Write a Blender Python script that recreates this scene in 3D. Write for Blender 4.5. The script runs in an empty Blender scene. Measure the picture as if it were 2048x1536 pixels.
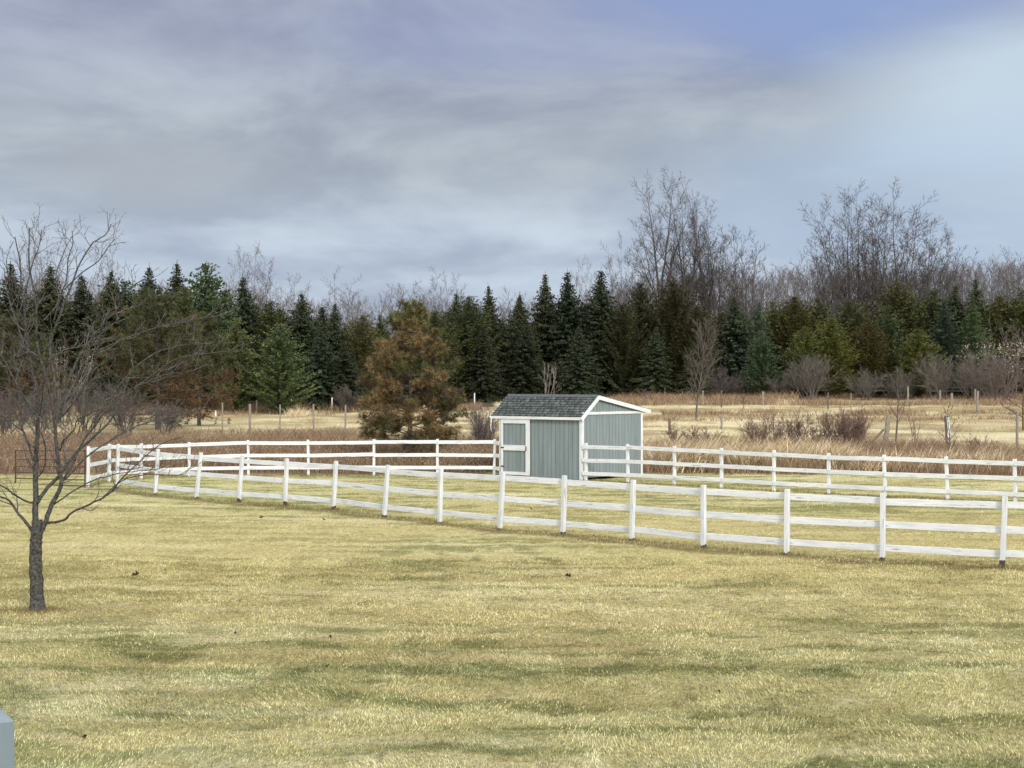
import bpy, math, random
import numpy as np
from mathutils import Vector, Matrix

SC = bpy.context.scene
COL = SC.collection
CAM_H, FPX = 3.6, 3000.0
rng = np.random.default_rng(7)
random.seed(7)
R = math.radians

# ------------------------------------------------------------------ noise
def _hash(ix, iy, s):
    h = (ix.astype(np.int64) * 374761393 + iy.astype(np.int64) * 668265263 + s * 974634777) & 0xFFFFFFFF
    h = ((h ^ (h >> 13)) * 1274126177) & 0xFFFFFFFF
    h = h ^ (h >> 16)
    return (h & 0xFFFFFF) / float(0xFFFFFF)

def vnoise(x, y, s=0):
    x = np.asarray(x, float); y = np.asarray(y, float)
    ix, iy = np.floor(x), np.floor(y)
    fx, fy = x - ix, y - iy
    fx = fx * fx * (3 - 2 * fx); fy = fy * fy * (3 - 2 * fy)
    a, b = _hash(ix, iy, s), _hash(ix + 1, iy, s)
    c, d = _hash(ix, iy + 1, s), _hash(ix + 1, iy + 1, s)
    return (a * (1 - fx) + b * fx) * (1 - fy) + (c * (1 - fx) + d * fx) * fy

def fbm(x, y, o=3, s=0):
    t, a, n = 0, .5, 0
    for k in range(o):
        t = t + a * vnoise(x * 2 ** k + 17.3 * k, y * 2 ** k - 9.1 * k, s + k); n += a; a *= .5
    return t / n

def sstep(a, b, x):
    t = np.clip((np.asarray(x, float) - a) / (b - a), 0, 1)
    return t * t * (3 - 2 * t)

# ------------------------------------------------------------------ terrain
def terrain(x, y):
    x = np.asarray(x, float); y = np.asarray(y, float)
    k = .0128 + .0072 * sstep(-.12, .1, x / np.maximum(np.abs(y), 20))
    s = np.minimum(y, 245) - 72
    rise = k * np.where(s > 12, s - 6, np.where(s > 0, s * s / 24, 0))
    lawn = 1 - sstep(62, 70, y)
    bump = ((fbm(x * 1.7, y * 1.7, 2, 5) - .5) * .05 + (vnoise(x * 4.1, y * 4.1, 6) - .5) * .022) * lawn + (fbm(x * .5, y * .5, 2, 9) - .5) * .22 * (1 - lawn)
    return rise + bump

def terr(x, y): return float(terrain(x, y))

def at(px, py):
    dx, dz = (px - 1024) / FPX, -(py - 768) / FPX
    lo = 5.0
    f = lambda d: CAM_H + dz * d - terr(dx * d, d)
    hi = lo
    while hi < 240 and f(hi) > 0: lo = hi; hi *= 1.01
    for _ in range(30):
        m = (lo + hi) / 2
        if f(m) > 0: lo = m
        else: hi = m
    return Vector((dx * hi, hi, terr(dx * hi, hi)))

def atd(px, d):
    x = (px - 1024) / FPX * d
    return Vector((x, d, terr(x, d)))

def hgt(py_top, p):
    return CAM_H - (py_top - 768) / FPX * p.y - p.z

# ------------------------------------------------------------------ materials
def nt(m):
    m.use_nodes = True
    return m.node_tree.nodes, m.node_tree.links

def N(ns, t, **kw):
    n = ns.new(t)
    for k, v in kw.items():
        if k.startswith('i_'):
            n.inputs[k[2:].replace('_', ' ')].default_value = v
        else:
            setattr(n, k, v)
    return n

def ramp(ns, stops, interp='LINEAR'):
    r = ns.new('ShaderNodeValToRGB'); r.color_ramp.interpolation = interp
    e = r.color_ramp.elements
    while len(e) < len(stops): e.new(.5)
    for i, (p, c) in enumerate(stops):
        e[i].position = p; e[i].color = (*c, 1) if len(c) == 3 else c
    return r

def mat_attr(name, rough=.8, noise_scale=8, var=.25, spec=.15, trans=0.0, tint=False, bump=0):
    """colour attribute of the mesh, broken up by a little noise"""
    m = bpy.data.materials.new(name); ns, ln = nt(m)
    b = ns['Principled BSDF']; b.inputs['Roughness'].default_value = rough
    b.inputs['Specular IOR Level'].default_value = spec
    a = N(ns, 'ShaderNodeVertexColor', layer_name='Col')
    tc = N(ns, 'ShaderNodeTexCoord')
    nz = N(ns, 'ShaderNodeTexNoise'); nz.inputs['Scale'].default_value = noise_scale; nz.inputs['Detail'].default_value = 4
    ln.new(tc.outputs['Object'], nz.inputs['Vector'])
    mr = N(ns, 'ShaderNodeMapRange'); mr.inputs['From Min'].default_value = .3; mr.inputs['From Max'].default_value = .7
    mr.inputs['To Min'].default_value = 1 - var; mr.inputs['To Max'].default_value = 1 + var
    ln.new(nz.outputs['Fac'], mr.inputs['Value'])
    mx = N(ns, 'ShaderNodeMix', data_type='RGBA', blend_type='MULTIPLY'); mx.inputs['Factor'].default_value = 1
    ln.new(a.outputs['Color'], mx.inputs['A']); ln.new(mr.outputs['Result'], mx.inputs['B'])
    out = mx.outputs['Result']
    if tint:
        oi = N(ns, 'ShaderNodeObjectInfo')
        m2 = N(ns, 'ShaderNodeMix', data_type='RGBA', blend_type='MULTIPLY'); m2.inputs['Factor'].default_value = 1
        ln.new(out, m2.inputs['A']); ln.new(oi.outputs['Color'], m2.inputs['B']); out = m2.outputs['Result']
    ln.new(out, b.inputs['Base Color'])
    if bump:
        bp = N(ns, 'ShaderNodeBump'); bp.inputs['Strength'].default_value = bump; bp.inputs['Distance'].default_value = .02
        ln.new(nz.outputs['Fac'], bp.inputs['Height']); ln.new(bp.outputs['Normal'], b.inputs['Normal'])
    if trans:
        tr = N(ns, 'ShaderNodeBsdfTranslucent'); ln.new(out, tr.inputs['Color'])
        ms = N(ns, 'ShaderNodeMixShader'); ms.inputs['Fac'].default_value = trans
        ln.new(b.outputs['BSDF'], ms.inputs[1]); ln.new(tr.outputs['BSDF'], ms.inputs[2])
        ln.new(ms.outputs['Shader'], ns['Material Output'].inputs['Surface'])
    return m

def mat_paint(name, wear=.5, seed=0, base=(.77, .785, .79), foot=False):
    """white paint on sawn boards: streaks along the board (UV u, metres), chips and grey wood"""
    m = bpy.data.materials.new(name); ns, ln = nt(m)
    b = ns['Principled BSDF']; b.inputs['Roughness'].default_value = .6; b.inputs['Specular IOR Level'].default_value = .25
    uv = N(ns, 'ShaderNodeUVMap'); oi = N(ns, 'ShaderNodeObjectInfo')
    off = N(ns, 'ShaderNodeVectorMath', operation='MULTIPLY_ADD')
    cb = N(ns, 'ShaderNodeCombineXYZ'); mm = N(ns, 'ShaderNodeMath', operation='MULTIPLY'); mm.inputs[1].default_value = 57.0
    ln.new(oi.outputs['Random'], mm.inputs[0]); ln.new(mm.outputs[0], cb.inputs['X']); ln.new(mm.outputs[0], cb.inputs['Z'])
    off.inputs[1].default_value = (1.6, 22, 1); ln.new(uv.outputs['UV'], off.inputs[0]); ln.new(cb.outputs[0], off.inputs[2])
    n1 = N(ns, 'ShaderNodeTexNoise'); n1.inputs['Scale'].default_value = 1.0; n1.inputs['Detail'].default_value = 6; n1.inputs['Roughness'].default_value = .65
    ln.new(off.outputs[0], n1.inputs['Vector'])
    off2 = N(ns, 'ShaderNodeVectorMath', operation='MULTIPLY_ADD'); off2.inputs[1].default_value = (1.1, 5, 1)
    ln.new(uv.outputs['UV'], off2.inputs[0]); ln.new(cb.outputs[0], off2.inputs[2])
    n2 = N(ns, 'ShaderNodeTexNoise'); n2.inputs['Scale'].default_value = 1.0; n2.inputs['Detail'].default_value = 5
    ln.new(off2.outputs[0], n2.inputs['Vector'])
    g = .66 - .14 * wear
    r1 = ramp(ns, [(.34, (base[0] * .76, base[1] * .79, base[2] * .81)), (.52, base), (g, base), (g + .07, (.36, .36, .35))])
    ln.new(n1.outputs['Fac'], r1.inputs['Fac'])
    r2 = ramp(ns, [(.40, (.90, .91, .925)), (.6, (1, 1, 1))]); ln.new(n2.outputs['Fac'], r2.inputs['Fac'])
    mx = N(ns, 'ShaderNodeMix', data_type='RGBA', blend_type='MULTIPLY'); mx.inputs['Factor'].default_value = 1
    ln.new(r1.outputs['Color'], mx.inputs['A']); ln.new(r2.outputs['Color'], mx.inputs['B'])
    out = mx.outputs['Result']
    if foot:
        sp = N(ns, 'ShaderNodeSeparateXYZ'); ln.new(uv.outputs['UV'], sp.inputs[0])
        ad = N(ns, 'ShaderNodeMath', operation='MULTIPLY_ADD'); ad.inputs[1].default_value = .22; ln.new(n2.outputs['Fac'], ad.inputs[0]); a0 = N(ns, 'ShaderNodeMath', operation='MULTIPLY_ADD'); a0.inputs[1].default_value = .09; ln.new(oi.outputs['Random'], a0.inputs[0]); ln.new(sp.outputs['X'], a0.inputs[2]); ln.new(a0.outputs[0], ad.inputs[2])
        rf = ramp(ns, [(.235, (.10, .085, .07)), (.25, (1, 1, 1))]); ln.new(ad.outputs[0], rf.inputs['Fac'])
        m3 = N(ns, 'ShaderNodeMix', data_type='RGBA', blend_type='MULTIPLY'); m3.inputs['Factor'].default_value = 1
        ln.new(out, m3.inputs['A']); ln.new(rf.outputs['Color'], m3.inputs['B']); out = m3.outputs['Result']
    ln.new(out, b.inputs['Base Color'])
    bp = N(ns, 'ShaderNodeBump'); bp.inputs['Strength'].default_value = .35; bp.inputs['Distance'].default_value = .004
    ln.new(n1.outputs['Fac'], bp.inputs['Height']); ln.new(bp.outputs['Normal'], b.inputs['Normal'])
    return m

def mat_solid(name, c1, c2, scale=(6, 6, 6), rough=.75, spec=.2, bump=.2, metallic=0, lo=.35, hi=.65):
    m = bpy.data.materials.new(name); ns, ln = nt(m)
    b = ns['Principled BSDF']; b.inputs['Roughness'].default_value = rough
    b.inputs['Specular IOR Level'].default_value = spec; b.inputs['Metallic'].default_value = metallic
    tc = N(ns, 'ShaderNodeTexCoord'); mp = N(ns, 'ShaderNodeMapping'); mp.inputs['Scale'].default_value = scale
    nz = N(ns, 'ShaderNodeTexNoise'); nz.inputs['Scale'].default_value = 1; nz.inputs['Detail'].default_value = 6; nz.inputs['Roughness'].default_value = .6
    ln.new(tc.outputs['Object'], mp.inputs['Vector']); ln.new(mp.outputs[0], nz.inputs['Vector'])
    r = ramp(ns, [(lo, c1), (hi, c2)]); ln.new(nz.outputs['Fac'], r.inputs['Fac']); ln.new(r.outputs['Color'], b.inputs['Base Color'])
    bp = N(ns, 'ShaderNodeBump'); bp.inputs['Strength'].default_value = bump; bp.inputs['Distance'].default_value = .01
    ln.new(nz.outputs['Fac'], bp.inputs['Height']); ln.new(bp.outputs['Normal'], b.inputs['Normal'])
    return m

M = {}
M['ground'] = mat_attr('ground_cover', .9, 9, .35, .05, bump=.5)
M['grass'] = mat_attr('grass_blades', .75, 3, .12, .12, trans=.18)
M['dry'] = mat_attr('dry_stems', .85, 2, .15, .08, trans=.1)
M['needle'] = mat_attr('needles', .6, .9, .30, .25, tint=True)
M['bark'] = mat_attr('bark', .9, 24, .65, .1, bump=.8)
M['bark_far'] = mat_attr('bark_far', .9, 2, .2, .05, tint=True)
M['paint'] = mat_paint('white_paint_boards', .55)
M['paint_post'] = mat_paint('white_paint_posts', .6, base=(.70, .715, .725), foot=True)
M['trim'] = mat_paint('white_trim_paint', .1)
M['siding'] = mat_solid('blue_grey_siding', (.188, .226, .236), (.245, .288, .30), (5, 5, .5), .7, .2, .25)
M['wood'] = mat_solid('weathered_wood', (.16, .14, .12), (.34, .31, .27), (40, 40, 4), .9, .1, .5)
M['wood_dark'] = mat_solid('dark_old_wood', (.08, .065, .055), (.19, .16, .13), (40, 40, 4), .9, .1, .5)
M['plastic'] = mat_solid('white_post_paint', (.7, .7, .69), (.84, .84, .83), (10, 10, 3), .5, .3, .05)
M['gate'] = mat_solid('brown_tube_steel', (.035, .022, .018), (.075, .045, .035), (20, 20, 20), .45, .4, .1)
M['dark'] = mat_solid('dark_interior', (.01, .01, .01), (.02, .02, .02))
M['deckpaint'] = mat_solid('blue_grey_deck_paint', (.155, .20, .225), (.20, .25, .275), (14, 14, 2.5), .5, .35, .25)
M['shingle'] = mat_attr('grey_shingles', .9, 60, .35, .12, bump=.3)
M['leaf'] = mat_solid('dark_dry_leaf', (.02, .012, .008), (.06, .035, .02), (40, 40, 40), .8, .2, .3)

# ------------------------------------------------------------------ mesh helpers
def mesh_np(name, V, faces, col=None, mat=None, smooth=False):
    me = bpy.data.meshes.new(name)
    V = np.asarray(V, np.float32)
    me.vertices.add(len(V)); me.vertices.foreach_set('co', V.ravel())
    faces = [np.asarray(f, np.int32) for f in faces if len(f)]
    loops = np.concatenate([f.ravel() for f in faces])
    tot = np.concatenate([np.full(len(f), f.shape[1], np.int32) for f in faces])
    st = np.concatenate([[0], np.cumsum(tot)[:-1]]).astype(np.int32)
    me.loops.add(len(loops)); me.loops.foreach_set('vertex_index', loops)
    me.polygons.add(len(tot)); me.polygons.foreach_set('loop_start', st); me.polygons.foreach_set('loop_total', tot)
    if smooth: me.polygons.foreach_set('use_smooth', np.ones(len(tot), bool))
    me.update(calc_edges=True)
    if col is not None:
        a = me.color_attributes.new('Col', 'FLOAT_COLOR', 'POINT')
        c = np.ones((len(V), 4), np.float32); c[:, :3] = np.clip(col, 0, 1)
        a.data.foreach_set('color', c.ravel())
    if mat: me.materials.append(mat)
    return me

def link(name, me, parent=None, loc=None):
    o = bpy.data.objects.new(name, me); COL.objects.link(o)
    if parent: o.parent = parent
    if loc is not None: o.location = loc
    return o

def tag(o, label=None, cat=None, group=None, kind=None):
    if label: o['label'] = label
    if cat: o['category'] = cat
    if group: o['group'] = group
    if kind: o['kind'] = kind
    return o

def thing(name, label, cat, loc=(0, 0, 0), rz=0, group=None):
    o = bpy.data.objects.new(name, None); COL.objects.link(o)
    o.location = loc; o.rotation_euler = (0, 0, rz); o.empty_display_size = .3
    return tag(o, label, cat, group)

def copy_tree(o, parent=None):
    c = o.copy(); COL.objects.link(c)
    if parent: c.parent = parent
    for ch in list(o.children): copy_tree(ch, c)
    return c

class MB:
    """boxes, boards and prisms with UVs (u along the length, in metres)"""
    def __init__(s): s.v = []; s.f = []; s.uv = []
    def quad(s, a, b, c, d, uv):
        n = len(s.v); s.v += [a, b, c, d]; s.f.append((n, n + 1, n + 2, n + 3)); s.uv += uv
    def poly(s, pts, uv=None):
        n = len(s.v); s.v += list(pts); s.f.append(tuple(range(n, n + len(pts))))
        s.uv += uv or [(p[0] + p[1], p[2]) for p in pts]
    def beam(s, p0, p1, up, w, h, seg=1, jit=0, ch=.004, seed=0):
        """bar from p0 to p1; h along up, w sideways; edges chamfered"""
        rr = random.Random(seed)
        p0 = Vector(p0); p1 = Vector(p1); t = (p1 - p0); L = t.length; t.normalize()
        up = (Vector(up) - t * Vector(up).dot(t)).normalized(); sd = t.cross(up)
        a, b = w / 2, h / 2; c = min(ch, a * .4, b * .4)
        prof = [(-a + c, -b), (a - c, -b), (a, -b + c), (a, b - c), (a - c, b), (-a + c, b), (-a, b - c), (-a, -b + c)]
        per = [0]
        for i in range(8):
            q, r_ = prof[i], prof[(i + 1) % 8]; per.append(per[-1] + math.hypot(q[0] - r_[0], q[1] - r_[1]))
        rings = []
        for k in range(seg + 1):
            f = k / seg; o = p0 + t * (L * f)
            if 0 < k < seg: o = o + up * rr.gauss(0, jit) + sd * rr.gauss(0, jit)
            rings.append([o + sd * x + up * y for x, y in prof])
        for k in range(seg):
            u0, u1 = L * k / seg, L * (k + 1) / seg
            for i in range(8):
                j = (i + 1) % 8
                s.quad(rings[k][i], rings[k][j], rings[k + 1][j], rings[k + 1][i],
                       [(u0, per[i]), (u0, per[i + 1]), (u1, per[i + 1]), (u1, per[i])])
        for ring, u, rev in ((rings[0], 0, True), (rings[-1], L, False)):
            pts = ring[::-1] if rev else ring
            s.poly(pts, [(u, .02 * i) for i in range(8)])
    def build(s, name, mat, parent=None, loc=None, origin=None):
        o = Vector(origin) if origin is not None else Vector((0, 0, 0))
        me = bpy.data.meshes.new(name)
        me.from_pydata([tuple(Vector(v) - o) for v in s.v], [], s.f)
        l = me.uv_layers.new(name='UVMap')
        l.data.foreach_set('uv', np.asarray(s.uv, np.float32).ravel())
        me.materials.append(mat); me.update()
        return link(name, me, parent, loc)

class Tubes:
    def __init__(s): s.V = []; s.F = []; s.C = []; s.n = 0
    def add(s, P, Rr, k=4, col=(.2, .2, .2)):
        P = np.asarray(P, float); Rr = np.asarray(Rr, float); n = len(P)
        T = np.gradient(P, axis=0); T /= np.linalg.norm(T, axis=1)[:, None] + 1e-9
        ref = np.array([0, 0, 1.]) if abs(T[:, 2].mean()) < .8 else np.array([1., 0, 0])
        U = np.cross(T, ref); U /= np.linalg.norm(U, axis=1)[:, None] + 1e-9
        W = np.cross(T, U)
        a = np.arange(k) * 2 * np.pi / k
        ring = P[:, None] + Rr[:, None, None] * (np.cos(a)[None, :, None] * U[:, None] + np.sin(a)[None, :, None] * W[:, None])
        i = np.arange(n - 1)[:, None] * k; j = np.arange(k)[None]; j2 = (j + 1) % k
        F = np.stack([i + j, i + j2, i + k + j2, i + k + j], -1).reshape(-1, 4) + s.n
        s.V.append(ring.reshape(-1, 3)); s.F.append(F); s.C.append(np.tile(np.asarray(col, float), (n * k, 1))); s.n += n * k
    def spikes(s, B, T, w, col):
        g = np.random.default_rng(len(B) + s.n)
        W = unit(np.cross(T - B, g.normal(size=B.shape))) * w
        V, F = diamonds(B, T, W, .25)
        s.V.append(V); s.F.append(F + s.n); s.C.append(np.tile(np.asarray(col, float), (len(V), 1))); s.n += len(V)
    def arrays(s): return np.concatenate(s.V), np.concatenate(s.F), np.concatenate(s.C)
    def mesh(s, name, mat):
        V, F, C = s.arrays(); return mesh_np(name, V, [F], C, mat, smooth=True)

def diamonds(B, T, Wd, w=.5):
    """flat sprays: base, tip and a width vector each"""
    Mi = B + (T - B) * w
    V = np.stack([B, Mi + Wd, T, Mi - Wd], 1).reshape(-1, 3)
    F = np.arange(len(B) * 4).reshape(-1, 4)
    return V, F

def unit(v): return v / (np.linalg.norm(v, axis=-1, keepdims=True) + 1e-9)

def needles(Cn, D, k, L, w, spread, seed):
    """k needles on each tuft centre Cn pointing round direction D; one triangle each"""
    g = np.random.default_rng(seed); n = len(Cn)
    d = unit(np.repeat(D, k, 0) + spread * unit(g.normal(size=(n * k, 3))))
    c = np.repeat(Cn, k, 0) + d * .02
    ll = L * g.uniform(.7, 1.15, (n * k, 1))
    sd = unit(np.cross(d, unit(g.normal(size=(n * k, 3))))) * w
    V = np.stack([c - sd, c + sd, c + d * ll], 1).reshape(-1, 3)
    return V, np.arange(n * k * 3).reshape(-1, 3)

# ------------------------------------------------------------------ bare trees
def branch_path(p, d, L, n, wig, trop, rr):
    P = [np.array(p, float)]; d = np.array(d, float); d /= np.linalg.norm(d)
    st = L / (n - 1)
    for _ in range(n - 1):
        d = d + rr.normal(0, wig, 3) + np.array([0, 0, trop])
        d /= np.linalg.norm(d); P.append(P[-1] + d * st)
    return np.array(P)

def perp(d, az):
    d = d / np.linalg.norm(d)
    a = np.cross(d, [0, 0, 1.]) if abs(d[2]) < .95 else np.cross(d, [1., 0, 0])
    a /= np.linalg.norm(a); b = np.cross(d, a)
    return math.cos(az) * a + math.sin(az) * b

def sprout(tubes, P, Rr, lev, cfg, rr, col):
    """children along a branch, recursively. cfg: list per level of dict(n, ang, len, wig, trop, t0, r)"""
    if lev >= len(cfg): return
    c = cfg[lev]; L0 = np.linalg.norm(np.diff(P, axis=0), axis=1).sum()
    n = max(1, int(round(c['n'] * (c.get('perm') and L0 or 1) * rr.uniform(.8, 1.2))))
    if c.get('spike'):
        t = rr.uniform(c['t0'], 1, n); f = t * (len(P) - 1); k = np.minimum(f.astype(int), len(P) - 2); fr = (f - k)[:, None]
        B = P[k] * (1 - fr) + P[k + 1] * fr; d = unit(P[k + 1] - P[k])
        nd = unit(d + .85 * unit(rr.normal(size=d.shape)) + np.array([0, 0, c['trop']]))
        L = c['len'] * (L0 if not c.get('abs') else 1) * rr.uniform(.5, 1.2, n)
        tubes[-1].spikes(B, B + nd * L[:, None], c['spike'], np.asarray(col) * rr.uniform(.8, 1.15)); return
    az = rr.uniform(0, 6.28)
    for i in range(n):
        t = c['t0'] + (1 - c['t0']) * (i + rr.uniform(.1, .9)) / n
        f = t * (len(P) - 1); k = min(int(f), len(P) - 2); fr = f - k
        p = P[k] * (1 - fr) + P[k + 1] * fr; r = Rr[k] * (1 - fr) + Rr[k + 1] * fr
        d = P[k + 1] - P[k]; d /= np.linalg.norm(d)
        az += 2.4 + rr.uniform(-.5, .5)
        ang = R(c['ang']) * rr.uniform(.75, 1.25)
        nd = d * math.cos(ang) + perp(d, az) * math.sin(ang)
        if nd[2] < -.25: nd[2] *= -.4
        L = c['len'] * (L0 if not c.get('abs') else 1) * (1 - c.get('fall', .5) * t) * rr.uniform(.65, 1.25)
        nn = c.get('seg', 5)
        Q = branch_path(p, nd, L, nn, c['wig'], c['trop'], rr)
        r0 = min(r * c['r'], max(L * .03, c.get('rmin', .004)))
        r0 = max(r0, c.get('rmin', .004))
        q = np.linspace(r0, max(r0 * .35, c.get('rtip', .003)), nn)
        tubes[min(lev, len(tubes) - 1)].add(Q, q, c.get('k', 3), col)
        sprout(tubes, Q, q, lev + 1, cfg, rr, col)

def bare_tree(seed, H, r0, nlimb=9, lean=(0, 0), spread=38, t0=.3, limb=.5, trop=.05, dens=1.0, col=(.17, .155, .145), rt=.008, fork=0, levels=3):
    """returns (trunk Tubes, crown Tubes), base at the origin"""
    rr = np.random.default_rng(seed)
    trunk, crown = Tubes(), Tubes()
    n = 9
    P = branch_path((0, 0, -.3), (lean[0], lean[1], 1), H * .92 + .3, n, .045, .02, rr)
    q = r0 * np.linspace(1, .12, n) ** 1.1; q[0] *= 1.25
    trunk.add(P, q, 7, col)
    cfg = [dict(n=nlimb, ang=spread, len=limb, wig=.07, trop=trop, t0=t0, r=.62, fall=.55, seg=8, k=4, rmin=rt * 2.2, rtip=rt),
           dict(n=7 * dens, ang=36, len=.5, wig=.09, trop=trop * .8, t0=.2, r=.6, fall=.5, seg=6, k=3, rmin=rt * 1.4, rtip=rt * .8)]
    if levels >= 3: cfg.append(dict(n=6 * dens, ang=34, len=.46, wig=.11, trop=.06, t0=.15, r=.6, fall=.4, seg=4, k=3, rmin=rt * .9, rtip=rt * .6))
    cfg.append(dict(n=(9 if levels >= 3 else 17) * dens, len=.55, t0=.1, trop=.3, spike=rt * .8))
    sprout([crown], P, q, 0, cfg, rr, col)
    top = float(np.percentile(np.concatenate(crown.V)[:, 2], 99.3))
    for tb_ in (trunk, crown): tb_.V = [v * (H / top) for v in tb_.V]
    return trunk, crown

def dome_tree(seed, H, W, r0, nstem=10, fork=.22, col=(.118, .106, .099), rt=.012, dens=1.0, two=False):
    """fan of ascending stems filling a rounded crown W wide"""
    rr = np.random.default_rng(seed); trunk, crown = Tubes(), Tubes()
    zf = fork * H
    P = branch_path((0, 0, -.3), (rr.normal(0, .03), 0, 1), zf + .3, 6, .03, .02, rr); trunk.add(P, r0 * np.linspace(1.2, .8, 6), 7, col)
    for i in range(nstem):
        a = i * 2.4 + rr.uniform(-.3, .3); rad = math.sqrt((i + .5) / nstem) * rr.uniform(.9, 1.08)
        zt = H * (1 - .46 * rad ** 2.2) * rr.uniform(.94, .99)
        tgt = np.array([math.cos(a) * rad * W / 2, math.sin(a) * rad * W / 2, zt])
        k0 = rr.integers(2, 6); p0 = P[k0]; mid = p0 + (tgt - p0) * np.array([.42, .42, .38]); mid[:2] *= rr.uniform(.8, 1.3)
        t = np.linspace(0, 1, 11)[:, None]
        Q = (1 - t) ** 2 * p0 + 2 * t * (1 - t) * mid + t * t * tgt; Q[1:] += np.cumsum(rr.normal(0, .008 * H / 3, (10, 3)), 0)
        r1 = r0 * rr.uniform(.38, .58); q = np.maximum(r1 * (1 - np.linspace(0, 1, 11)) ** .9, rt)
        (trunk if rad < .75 else crown).add(Q, q, 5, col)
        sprout([crown], Q, q, 0, [dict(n=10.5 * dens, ang=40, len=.15 * H, abs=True, wig=.05, trop=.06, t0=.36, r=.55, fall=.42, seg=6, k=3, rmin=rt * 1.5, rtip=rt),
                                  dict(n=7 * dens, ang=42, len=.42, wig=.06, trop=.05, t0=.1, r=.6, fall=.4, seg=4, k=3, rmin=rt * 1.1, rtip=rt * .8),
                                  dict(n=7 * dens, len=.75, t0=.1, trop=.25, spike=rt * 1.0)], rr, col)
    top = float(np.percentile(np.concatenate(crown.V)[:, 2], 99.3))
    for tb_ in (trunk, crown): tb_.V = [v * (1, 1, H / top) for v in tb_.V]
    return trunk, crown

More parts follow.
